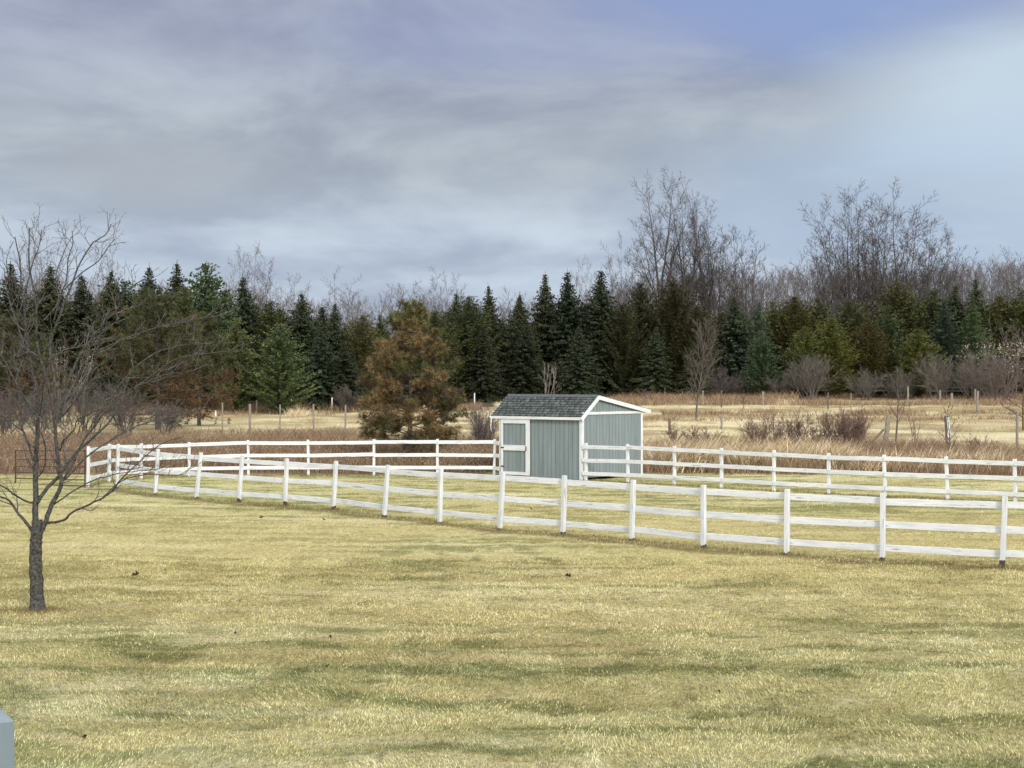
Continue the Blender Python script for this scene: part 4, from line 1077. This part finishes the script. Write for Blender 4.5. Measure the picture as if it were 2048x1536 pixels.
for (px, top, i, w, rz, lab, ln_) in (
        (1345, 347, 0, 1.0, .4, 'tallest bare tree, its open crown rising over the blunt topped evergreen', -2),
        (1362, 360, 1, .95, 2.1, 'tall bare tree twinned with the tallest one, just beside it', 1.5),
        (1412, 392, 1, 1.0, 3.6, 'tall spreading bare tree on the far side of the tallest pair', 4),
        (1440, 455, 4, 1.2, 1.0, 'shorter bare tree with dense twigs beside the tallest group', 2),
        (1488, 460, 5, 1.15, 1.8, 'bare tree with upswept limbs ending the tallest group', 2),
        (1238, 478, 3, .85, .9, 'narrow bare tree standing between the black spruces and the tallest bare tree', 0),
        (1272, 520, 5, .9, 2.9, 'faint low bare tree between narrow tree and tallest bare tree', 0),
        (1690, 392, 2, 1.20, .3, 'tall bare tree on the outer side of the second twiggy group', -3),
        (1722, 380, 3, 1.32, 1.6, 'upright bare tree inside the second twiggy group', 0),
        (1762, 400, 2, 1.14, 2.5, 'bare tree in the middle of the second twiggy group', 0),
        (1800, 378, 3, 1.38, 4.0, 'tallest bare tree of the second twiggy group', 2),
        (1835, 440, 2, 1.14, 5.2, 'leaning bare tree on the lower side of the second twiggy group', 4),
        (1885, 485, 5, 1.1, .8, 'low bare tree trailing off from the second twiggy group', 0),
        (1925, 498, 4, 1.1, 2.2, 'small bare tree above the pointed spruce', 0),
        (2025, 500, 5, 1.1, 3.3, 'bare tree at the picture edge above the last evergreens', 0),
        (1652, 470, 5, .9, 4.4, 'thin pale bare tree at the start of the second twiggy group', -5),
        (215, 488, 5, .95, .5, 'thin bare tree showing behind the outer twigs of the lawn tree', 0),
        (80, 462, 5, 1.0, 3.0, 'thin bare tree behind the highest twigs of the lawn tree', 0),
        (500, 495, 2, 1.05, 1.2, 'rounded bare tree above the dark spruces beside the bright green pine', 0),
        (535, 530, 4, 1.0, 4.2, 'lower bare tree leaning off the rounded one', 6),
        (592, 552, 5, 1.0, 2.6, 'faint bare tree above the slim dark spruce', 0),
        (678, 545, 3, 1.25, 3.9, 'broom shaped bare tree above the slim spruces', 0),
        (796, 570, 4, 1.1, .2, 'bare tree directly above the green tip of the orange pine', 0),
        (872, 543, 3, 1.1, 5.5, 'bare tree with several upright stems next to the orange pine', -3),
        (905, 548, 5, .9, 1.5, 'thin bare tree beside the several stemmed one', 2),
        (1165, 520, 5, .7, 4.9, 'faint bare tree peeping between the tall black spruces', 0)):
    far = px < 1200
    bare(px, top, 225 if far else 212, i, w, lab, (1.25, 1.2, 1.2) if far else (.9, .88, .88), rz, lean=ln_)

# far wood: one mass of bare trees
VV, FF, CC, nn = [], [], [], 0
g = np.random.default_rng(600)
src = []
for s in (71, 72, 73, 74):
    a, b = bare_tree(s, 18, .2, 9, (0, 0), 32, .25, .5, .06, .8, (.16, .142, .135), .017, levels=2)
    va, fa, ca = a.arrays(); vb, fb, cb_ = b.arrays()
    src.append((np.vstack([va, vb]), np.vstack([fa, fb + len(va)]), np.vstack([ca, cb_])))
def prof_top(px):
    return np.interp(px, [-100, 150, 300, 450, 560, 640, 700, 760, 850, 930, 1000, 1060, 1210, 1260, 1400, 1520, 1640, 1800, 1900, 1980, 2150], [540, 545, 560, 560, 580, 590, 585, 585, 590, 590, 592, 590, 575, 560, 545, 540, 532, 538, 535, 520, 515])
for i in range(470):
    px = -120 + 2300 * (i + g.uniform(0, 1)) / 470; d = g.uniform(235, 300)
    if px < 1180 and g.uniform() < .35: continue
    p = atd(px, d); H = hgt(prof_top(px) + (14 if px < 1180 else 4) + g.normal(0, 9), p)
    v, f, c = src[i % 4]; a = g.uniform(0, 6.28); s = H / 18
    w = s * g.uniform(.8, 1.15)
    M3 = np.array([[math.cos(a) * w, -math.sin(a) * w, 0], [math.sin(a) * w, math.cos(a) * w, 0], [0, 0, s]])
    VV.append(v @ M3.T + np.array(p)); FF.append(f + nn); CC.append(c * g.uniform(.8, 1.25)); nn += len(v)
o = link('far_woods', mesh_np('far_woods', np.concatenate(VV), [np.concatenate(FF)], np.concatenate(CC), M['bark_far'], smooth=True))
tag(o, 'grey brown mass of leafless woods far behind the evergreens', 'woods', kind='stuff')

# ================================================================== SAPLINGS AND SHRUBS
def sapling(name, px, py, top, label, cat, seed, cfg='tree', rad=1.0, col=(.15, .125, .11), group=None, d=None, rt=.006, dens=1.0, buds=None):
    p = at(px, py) if d is None else atd(px, d); H = hgt(top, p); mv = sum(col) / 3; col = tuple((v * .45 + mv * .55 * k3) * .80 for v, k3 in zip(col, (1.06, 1.0, .92))) if name == 'shrub' else tuple(v * .74 for v in col); rr_ = np.random.default_rng(seed)
    t, c = Tubes(), Tubes()
    if cfg == 'tree':
        P = branch_path((0, 0, -.1), (rr_.normal(0, .03), 0, 1), H * .95, 8, .05, .03, rr_); q = np.linspace(.011 * H + .012, rt, 8); t.add(P, q, 6, col)
        sprout([c], P, q, 0, [dict(n=13 * dens, ang=40 * rad, len=.46, wig=.08, trop=.07, t0=.18, r=.6, fall=.6, seg=6, k=4, rmin=rt * 1.3, rtip=rt), dict(n=6 * dens, ang=36, len=.42, wig=.1, trop=.05, t0=.2, r=.6, fall=.4, seg=5, k=3, rmin=rt, rtip=rt * .7), dict(n=7 * dens, len=.5, t0=.1, trop=.3, spike=rt * .7)], rr_, col)
    else:                                   # many stemmed shrub, rad = half width / height
        ns = int(15 * dens)
        for i in range(ns):
            a = rr_.uniform(0, 6.28); s = rr_.uniform(.1, 1)
            dv = np.array([math.cos(a) * s * rad, math.sin(a) * s * rad, 1.0])
            P = branch_path((rr_.normal(0, .08 * H), rr_.normal(0, .08 * H), -.05), dv, H * rr_.uniform(.75, 1.05), 7, .08, -.05 if cfg == 'arch' else .01, rr_)
            q = np.linspace(max(.009 * H, rt * 1.4), rt, 7); t.add(P, q, 4, col)
            sprout([c], P, q, 0, [dict(n=7 * dens, ang=34, len=.4, wig=.12, trop=.02 if cfg == 'shrub' else -.04, t0=.25, r=.6, fall=.5, seg=5, k=3, rmin=rt, rtip=rt * .7), dict(n=14 * dens, len=.6, t0=.1, trop=.25, spike=rt * .8)], rr_, col)
    o = thing(name, label, cat, p, 0, group)
    link('trunk' if cfg == 'tree' else 'stems', t.mesh('stems', M['bark_far']), o)
    col = col
    cr = link('crown' if cfg == 'tree' else 'twigs', c.mesh('crown', M['bark_far']), o)
    if buds:
        Vc = c.arrays()[0]; k = rr_.integers(0, len(Vc), buds[0]); B = Vc[k]
        if len(buds) > 3: B = B[(B[:, 2] > buds[3] * H) & (B[:, 2] < buds[4] * H)]
        dd = unit(rr_.normal(size=(len(B), 3)) + np.array([0, 0, -.2])); L = buds[2]
        V, F = diamonds(B, B + dd * L * rr_.uniform(.7, 1.3, (len(B), 1)), unit(np.cross(dd, rr_.normal(size=(len(B), 3)))) * L * .28)
        cb2 = np.asarray(buds[1]) * rr_.uniform(.7, 1.25, (len(B), 1))
        link('leaves', mesh_np('leaves', V, [F], np.repeat(cb2, 4, 0), M['dry']), o)
    return o

sapling('sapling', 1392, 838, 655, 'tall thin bare sapling alone in the dry field below the evergreens', 'tree', 81, rad=.75, dens=1.9, rt=.012, col=(.17, .15, .135))
sapling('sapling', 1791, 884, 722, 'bare forked sapling beside the thick leaning wooden post', 'tree', 82, rad=.9, dens=.8, rt=.007)
sapling('sapling', 1829, 896, 806, 'low many stemmed bare sapling between the thick leaning post and white post', 'tree', 83, 'shrub', .45, dens=.35, rt=.007)
sapling('sapling', 1902, 918, 808, 'small bare sapling with dark buds against the thick old white faced post', 'tree', 84, rad=1.0, dens=.8, rt=.005, buds=(220, (.10, .05, .045), .05))
sapling('apple_tree', 2046, 862, 712, 'spreading reddish bare apple tree at the edge of the field, cut by the picture edge', 'tree', 85, rad=1.7, dens=1.5, rt=.011, col=(.16, .115, .11))
sapling('small_tree', 1488, 816, 778, 'short dark trunked bare tree among the weathered posts in the field', 'tree', 86, rad=1.5, dens=.8, rt=.012, col=(.13, .105, .09))
sapling('shrub', 1096, 792, 728, 'pale grey twiggy shrub rising above the shed roof ridge', 'shrub', 87, 'shrub', .35, d=168, dens=.5, rt=.016, col=(.30, .28, .25))
for (px, d, top, rad, lab, col, seed) in ((1620, 168, 708, 1.0, 'round grey brown bare shrub at the foot of the yellow green cedars', (.20, .165, .145), 91), (1450, 172, 735, 1.4, 'low dark mauve bare shrub under the cone shaped spruce', (.15, .115, .115), 92),
        (1730, 168, 740, 1.2, 'grey bare shrub before the brown olive evergreen', (.19, .165, .14), 93), (1880, 166, 714, .9, 'tan bare shrub behind the old rail fence', (.22, .18, .15), 94), (1950, 164, 700, 1.0, 'tan brown bare shrub under the pale leaved shrub', (.21, .17, .14), 95), (1800, 168, 742, 1.2, 'greenish grey bare shrub behind the old rail fence', (.17, .15, .12), 96),
        (1990, 160, 716, 1.1, 'reddish bare shrub beside the apple tree', (.20, .13, .125), 97), (1560, 170, 744, 1.2, 'low bare shrub beside the round grey brown one', (.18, .14, .13), 98),
        (250, 96, 770, 1.0, 'grey mauve bare shrub behind the end of the metal gate', (.15, .12, .115), 99), (170, 94, 758, 1.1, 'dense grey bare shrub behind the bare lawn tree', (.15, .125, .12), 100), (330, 98, 800, 1.0, 'low grey bare shrub behind the back fence corner', (.16, .13, .12), 101), (90, 92, 780, 1.1, 'grey bare shrub behind the metal gate', (.15, .125, .115), 102), (10, 90, 775, 1.1, 'mauve bare shrub at the picture edge behind the metal gate', (.16, .125, .115), 103),
        (700, 146, 772, 1.4, 'low brown thicket under the slim spruces', (.16, .12, .10), 104), (880, 72, 855, .7, 'bare shrub beside the trunk of the orange pine', (.16, .12, .11), 105), (965, 74, 822, .55, 'mauve bare shrub by the eave end of the shed', (.21, .155, .15), 106)):
    sapling('shrub', px, 0, top, lab, 'shrub', seed, 'shrub', rad, col, 'bare shrubs round the field', d, .011 if d > 120 else .006, 1.45)
sapling('beech_shrub', 2004, 0, 655, 'shrub holding bleached pale leaves in front of the last evergreens', 'shrub', 111, 'shrub', .5, (.2, .18, .16), None, 165, .014, .9, (700, (.55, .46, .37), .22, .35, .8))
sapling('beech_shrub', 118, 0, 655, 'shrub holding bleached leaves seen through the limbs of the lawn tree', 'shrub', 112, 'shrub', .6, (.2, .18, .16), None, 118, .01, .9, (500, (.40, .33, .27), .12, .3, .8))
for (px, py, top, rad, lab, seed, dn) in ((1545, 908, 818, .75, 'arching reddish bramble thicket behind the fence, with one thick stem', 121, 1.3), (1660, 908, 830, .7, 'upright purple brown thicket behind the fence beside the stub post', 122, 1.4), (1718, 906, 822, .6, 'purple brown bush with fine upright twigs before the thick leaning post', 123, 1.4), (1385, 892, 850, 1.0, 'low reddish bramble tangled in the reed grass near the shed', 124, 1.2), (1620, 905, 850, .9, 'low reddish thicket between the bramble and the upright bushes', 125, 1.2), (1515, 905, 835, .9, 'reddish bramble mound beside the thick stemmed bramble', 127, 1.4), (1590, 903, 828, .8, 'purple brown bramble filling the middle of the thicket', 128, 1.5), (1690, 905, 826, .6, 'upright purple brown twigs behind the stub post', 129, 1.5), (1420, 890, 852, 1.2, 'low trailing bramble in the reed grass before the pale stake', 130, 1.2), (1350, 888, 848, 1.1, 'low reddish bramble in the reed grass closest to the shed', 131, 1.2), (1960, 912, 862, 1.2, 'low brown bramble behind the last white posts at the picture edge', 132, 1.2),
        (1285, 800, 772, 1.2, 'tangled brown briar beside the peak of the shed roof', 126, 1.0)):
    sapling('bramble', px, py, top, lab, 'bush', seed, 'arch' if rad >= .75 else 'shrub', rad, (.235, .155, .13) if seed % 2 else (.20, .125, .11), 'brambles behind the paddock fence by the shed', None, .007 if py > 850 else .014, dn * .82)

# ================================================================== FIELD POSTS
def field_post(px, yb, yt, w, mat, label, group, lean=0, name='field_post', top=None, d=None):
    p = at(px, yb) if d is None else atd(px, d); H = max(.5, hgt(yt, p)); m = MB()
    rr_ = random.Random(px * 7 + int(yb))
    e = Vector((lean * p.y / FPX, rr_.gauss(0, .03), H))
    m.beam((0, 0, -.2), tuple(e), (1, 0, 0), w * rr_.uniform(.9, 1.1), w * rr_.uniform(.85, 1.15), 4, .006, w * .22, px)
    o = m.build(name, M[mat], None, p)
    tag(o, label, 'post', group); return o
WG = 'white posts along the far edge of the field'
for px, yb, yt, lab in ((431, 832, 805, 'white round post at the field edge, first from the bare lawn tree'), (513, 825, 801, 'white round post at the field edge, second from the lawn tree'), (583, 822, 796, 'white round post below the broad layered pine'), (664, 822, 795, 'white round post at the field edge between layered pine and orange pine'), (734, 816, 791, 'white round post half hidden by lower limbs of the orange pine'), (949, 812, 786, 'white round post at the field edge between orange pine and shed'), (848, 814, 790, 'white post mostly hidden behind the orange pine')):
    field_post(px, yb, yt, .12, 'plastic', lab, WG)
BG = 'weathered posts in the dry field near the orange pine'
for px, yb, yt, w, lab in ((445, 845, 806, .09, 'thin grey post in dry weeds beside the first white post'), (500, 848, 808, .17, 'thick grey post before the second white post'), (560, 850, 809, .09, 'thin grey post in weeds below the layered pine'), (627, 852, 808, .11, 'grey post in weeds between third and fourth white posts'), (691, 852, 810, .11, 'grey post in weeds just before the orange pine')):
    field_post(px, yb, yt, w, 'wood', lab, BG, d=100 + (px - 445) * .02)
FG = 'weathered posts of the old fence lines in the dry field'
SHARED = 'thin weathered grey post at the far edge of the dry field under the evergreens'
for px, yb, yt, w, mt, lab, ln_ in (
        (1365, 809, 782, .12, 'wood_dark', 'dark field post closest to the tall thin sapling on its shed side', 0), (1406, 812, 781, .12, 'wood', 'grey field post just past the tall thin sapling', 0),
        (1443, 815, 781, .17, 'wood_dark', 'thick dark field post between sapling and short dark trunked tree', 0), (1526, 811, 783, .19, 'wood', 'thick grey field post just past the short dark trunked tree', 0),
        (1656, 819, 785, .13, 'wood_dark', 'lone dark slim post in the middle of the dry field', 0), (1702, 822, 786, .08, 'wood', 'thin pale stake in the dry field past the lone dark post', 0),
        (1954, 826, 782, .19, 'wood', 'thick grey green post standing highest in the open field', 2), (1904, 811, 786, .20, 'wood', 'thick pale bleached post in the weed strip of the field', -1),
        (1339, 868, 838, .14, 'wood_dark', 'brown post sunk in the reed grass closest to the shed', 0), (1443, 858, 832, .12, 'wood', 'pale stake behind the reed grass and left of the bramble', 0),
        (1653, 850, 826, .17, 'wood_dark', 'dark post rising behind the upright purple thicket', 0), (1770, 882, 831, .30, 'wood', 'thick weathered corner post leaning beside the forked sapling', 8),
        (2034, 905, 827, .12, 'wood', 'tall slim grey post at the picture edge below the apple tree', 0), (1684, 915, 875, .16, 'wood_dark', 'short dark stub post standing in the purple thicket', 0)):
    field_post(px, yb, yt, w, mt, lab, FG, ln_)
for px, yb, yt in ((1335, 784, 764), (1510, 784, 764), (1469, 784, 766), (1633, 787, 768), (1693, 789, 774), (1752, 795, 770), (1816, 802, 773), (1880, 803, 780), (1950, 807, 778), (1330, 797, 774), (1115, 785, 775), (1148, 785, 768), (1153, 786, 770), (1185, 785, 768), (1214, 785, 769), (1220, 785, 770), (1275, 785, 763), (1289, 788, 771)):
    field_post(px, yb, yt, .17, 'wood', SHARED, 'thin posts along the far field edge')
# leaning old post; its lit face is painted in as a white strip
p = at(1897, 888); H = hgt(832, p)
t = thing('old_post', 'thick old post with its lit face coloured white beside the budded sapling', 'post', p)
m = MB(); m.beam((0, 0, -.2), (-.10, 0, H), (1, 0, 0), .20, .26, 4, .008, .03, 5); m.build('post', M['wood_dark'], t)
m = MB(); m.beam((.02, -.113, .1), (-.06, -.113, H * .97), (1, 0, 0), .02, .15, 6, .006, .004, 6); m.build('lit_face_strip', M['paint'], t)
# brace against the thick leaning post
b0 = at(1742, 886); b1 = at(1770, 882)
m = MB(); m.beam((0, 0, .0), (b1.x - b0.x - .1, b1.y - b0.y, .62), (0, 0, 1), .12, .12, 3, .005, .02, 9)
tag(m.build('brace_pole', M['wood_dark'], None, b0), 'dark wooden pole propped against the thick leaning corner post', 'pole')
# stub post cap
# old rail fence below the tan shrubs
q0, q1 = atd(1738, 170), atd(1930, 168)
rf_ = thing('rail_fence', 'old dark split rail fence half hidden in shrubs below the evergreens', 'fence', q0)
for f in (0, .2, .4, .6, .8, 1):
    q = q0.lerp(q1, f) - q0; q.z = terr(q0.x + q.x, q0.y + q.y) - q0.z
    m = MB(); m.beam((q.x, q.y, -.1 + q.z), (q.x, q.y, 1.75 + q.z), (1, 0, 0), .12, .12, 2, .01, .03, int(f * 10)); m.build('post', M['wood_dark'], rf_)
for k in range(5):
    a = q0.lerp(q1, k / 5) - q0; b = q0.lerp(q1, (k + 1) / 5) - q0
    for z_ in (1.0, 1.55):
        if (k, z_) == (2, 1.0): continue
        m = MB(); m.beam((a.x, a.y - .1, a.z + z_ + random.gauss(0, .07)), (b.x, b.y - .1, b.z + z_ + random.gauss(0, .07)), (0, 0, 1), .06, .11, 3, .02, .02, k); m.build('rail', M['wood'] if (k, z_) in ((2, 1.55), (3, 1.0)) else M['wood_dark'], rf_)

# ================================================================== FALLEN LEAVES
def leaf_mesh(seed):
    rr_ = random.Random(seed); bm = MB(); out = []
    L = .12; pts = [(0, 0), (.03, .035), (.055, .02), (.075, .045), (.09, .018), (.12, 0), (.09, -.018), (.075, -.042), (.055, -.02), (.03, -.035)]
    cl = rr_.uniform(6, 12)
    top = [(x, y, .012 + cl * y * y * 2 + 4 * (x - .06) ** 2 + rr_.uniform(0, .008)) for x, y in pts]
    c = (.06, 0, .010)
    for i in range(len(top)):
        a, b = top[i], top[(i + 1) % len(top)]
        bm.poly([c, a, b]); bm.poly([(c[0], c[1], c[2] - .003), (b[0], b[1], b[2] - .003), (a[0], a[1], a[2] - .003)])
    return bm
LM = [leaf_mesh(i) for i in range(3)]
for i, (px, py, s, lab) in enumerate(((265, 1158, 1.35, 'dark curled leaf standing up on the open lawn just past the tree trunk'), (647, 1044, 1.3, 'dark curled leaf on the lawn in front of the white fence'), (528, 1039, 1.2, 'dark curled leaf on the lawn close to the white fence, nearer the gate'), (1131, 1156, 1.2, 'dark curled leaf on the lawn before the middle of the front fence'), (1060, 1020, 1.2, 'dark curled leaf on the grass inside the paddock'),
        (660, 1337, .55, 'small dark leaf on the foreground grass, farther of a pair'), (661, 1276, .55, 'small dark leaf on the foreground grass, nearer the fence than the pair below'), (908, 1437, .6, 'dark leaf low in the foreground grass'), (172, 1478, .6, 'dark leaf beside the blue grey post in the foreground'), (1440, 1385, .5, 'small dark leaf on the foreground lawn under the far right of the shed'), (1235, 1248, .6, 'small dark leaf on the mid lawn below the shed'), (470, 1268, .6, 'small dark leaf on the lawn between tree trunk and picture middle'))):
    p = at(px, py) + Vector((0, 0, .035))
    o = LM[i % 3].build('fallen_leaf', M['leaf'], None, p); o.scale = (s, s, s); o.rotation_euler = (R(35), R(-20 + 9 * i), i * 1.9)
    tag(o, lab, 'leaf', 'dark leaves on the lawn')

# ================================================================== SKY, SUN, CAMERA
SUN_EL, SUN_AZ = R(33), R(156)         # azimuth clockwise from +Y (view direction)
sd_ = Vector((math.sin(SUN_AZ) * math.cos(SUN_EL), math.cos(SUN_AZ) * math.cos(SUN_EL), math.sin(SUN_EL)))
sl = bpy.data.lights.new('sun', 'SUN'); sl.energy = 2.2; sl.angle = R(12); sl.color = (1, .95, .87)
so = bpy.data.objects.new('sun', sl); COL.objects.link(so); so.rotation_euler = sd_.to_track_quat('Z', 'Y').to_euler(); so.location = (20, -30, 40)

w = bpy.data.worlds.new('World'); SC.world = w; w.use_nodes = True
ns, ln = w.node_tree.nodes, w.node_tree.links
bg = ns['Background']
sky = N(ns, 'ShaderNodeTexSky'); sky.sky_type = 'NISHITA'; sky.sun_disc = False; sky.sun_elevation = SUN_EL; sky.sun_rotation = SUN_AZ
tc = N(ns, 'ShaderNodeTexCoord')
sp = N(ns, 'ShaderNodeSeparateXYZ'); ln.new(tc.outputs['Generated'], sp.inputs[0])
def mth(op, a, b=None, c=None, clamp=False):
    n = N(ns, 'ShaderNodeMath', operation=op); n.use_clamp = clamp
    for i, v in enumerate((a, b, c)):
        if v is None: continue
        if isinstance(v, (int, float)): n.inputs[i].default_value = v
        else: ln.new(v, n.inputs[i])
    return n.outputs[0]
def mixrgb(f, a, b, bt='MIX'):
    n = N(ns, 'ShaderNodeMix', data_type='RGBA', blend_type=bt); n.clamp_factor = True
    for k, v in (('Factor', f), ('A', a), ('B', b)):
        if isinstance(v, (int, float)): n.inputs[k].default_value = v
        elif isinstance(v, tuple): n.inputs[k].default_value = (*v, 1)
        else: ln.new(v, n.inputs[k])
    return n.outputs['Result']
def sm(v, a, b):
    n = N(ns, 'ShaderNodeMapRange', interpolation_type='SMOOTHSTEP'); ln.new(v, n.inputs['Value'])
    n.inputs['From Min'].default_value = a; n.inputs['From Max'].default_value = b; return n.outputs['Result']
X, Y, Z = sp.outputs
zc = mth('MAXIMUM', Z, 0.0)
az = mth('ARCTAN2', X, Y)              # bearing, radians
# cloud sheet: bearing/elevation noise stretched into flat banks, plus a plane projected layer
cv = N(ns, 'ShaderNodeCombineXYZ'); ln.new(mth('MULTIPLY', az, 3.2), cv.inputs[0]); ln.new(mth('MULTIPLY', zc, 8.5), cv.inputs[1])
n1 = N(ns, 'ShaderNodeTexNoise'); n1.inputs['Scale'].default_value = 1.5; n1.inputs['Detail'].default_value = 9; n1.inputs['Roughness'].default_value = .58; n1.inputs['Distortion'].default_value = .35
ln.new(cv.outputs[0], n1.inputs['Vector'])
zp = mth('ADD', zc, .09)
cv2 = N(ns, 'ShaderNodeCombineXYZ'); ln.new(mth('DIVIDE', X, zp), cv2.inputs[0]); ln.new(mth('DIVIDE', Y, zp), cv2.inputs[1])
n2 = N(ns, 'ShaderNodeTexNoise'); n2.inputs['Scale'].default_value = .75; n2.inputs['Detail'].default_value = 5; n2.inputs['Roughness'].default_value = .5
ln.new(cv2.outputs[0], n2.inputs['Vector'])
nz = mth('ADD', mth('MULTIPLY', n1.outputs['Fac'], .62), mth('MULTIPLY', n2.outputs['Fac'], .38))
# base tone from low horizon to high
lowc, midc, highc = (.41, .475, .56), (.345, .39, .445), (.295, .332, .425)
base = mixrgb(sm(zc, .085, .15), lowc, midc); base = mixrgb(sm(zc, .155, .235), base, highc)
dark = mixrgb(1.0, base, (.76, .77, .83), 'MULTIPLY'); lite = mixrgb(1.0, base, (1.22, 1.21, 1.17), 'MULTIPLY')
cl = mixrgb(sm(nz, .38, .62), dark, lite)
def spot(a0, z0, ra, rz_, soft=.35):
    da = mth('DIVIDE', mth('SUBTRACT', az, a0), ra); dz_ = mth('DIVIDE', mth('SUBTRACT', zc, z0), rz_)
    dd = mth('SQRT', mth('ADD', mth('MULTIPLY', da, da), mth('MULTIPLY', dz_, dz_)))
    dd = mth('ADD', dd, mth('MULTIPLY', mth('SUBTRACT', nz, .5), 2.4))
    return mth('SUBTRACT', 1.0, sm(dd, soft, 1.25))
# clear blue gap, upper side
skb = mixrgb(1.0, sky.outputs['Color'], (.085, .085, .085), 'MULTIPLY')
blue = mixrgb(.72, skb, (.225, .30, .55))
cl = mixrgb(mth('MULTIPLY', spot(.235, .262, .20, .060), .9), cl, blue)
cl = mixrgb(mth('MULTIPLY', spot(.02, .225, .17, .03), .35), cl, (.25, .30, .50))
# bright thin cloud
cl = mixrgb(mth('MULTIPLY', spot(.355, .178, .14, .058, .45), .9), cl, (.47, .565, .655))
cl = mixrgb(mth('MULTIPLY', spot(.30, .12, .22, .06, .35), .5), cl, (.40, .51, .65))
cl = mixrgb(mth('MULTIPLY', spot(-.235, .135, .09, .028, .1), .55), cl, (.38, .42, .455))
# bright overcast overhead and behind the camera
over = sm(Z, .27, .60)
cl = mixrgb(over, cl, (1.3, 1.34, 1.4))
back = mth('MULTIPLY', sm(mth('MULTIPLY', Y, -1.0), .0, .6), .8)
cl = mixrgb(back, cl, (1.05, 1.05, 1.06))
gnd = sm(Z, -.05, -.01)
cl = mixrgb(gnd, (.25, .22, .15), cl)
ln.new(cl, bg.inputs['Color']); bg.inputs['Strength'].default_value = 1.0

cam = bpy.data.cameras.new('camera'); cam.sensor_width = 36; cam.lens = 36 * FPX / 2048; cam.clip_start = .05; cam.clip_end = 6000
co = bpy.data.objects.new('camera', cam); COL.objects.link(co); co.location = (0, 0, CAM_H); co.rotation_euler = (R(90), 0, 0)
SC.camera = co
SC.render.resolution_x, SC.render.resolution_y = 1024, 768
SC.view_settings.view_transform = 'Standard'; SC.view_settings.look = 'None'; SC.view_settings.exposure = 0.3; SC.view_settings.gamma = 1
SC.cycles.max_bounces = 6; SC.cycles.diffuse_bounces = 3; SC.cycles.transparent_max_bounces = 4
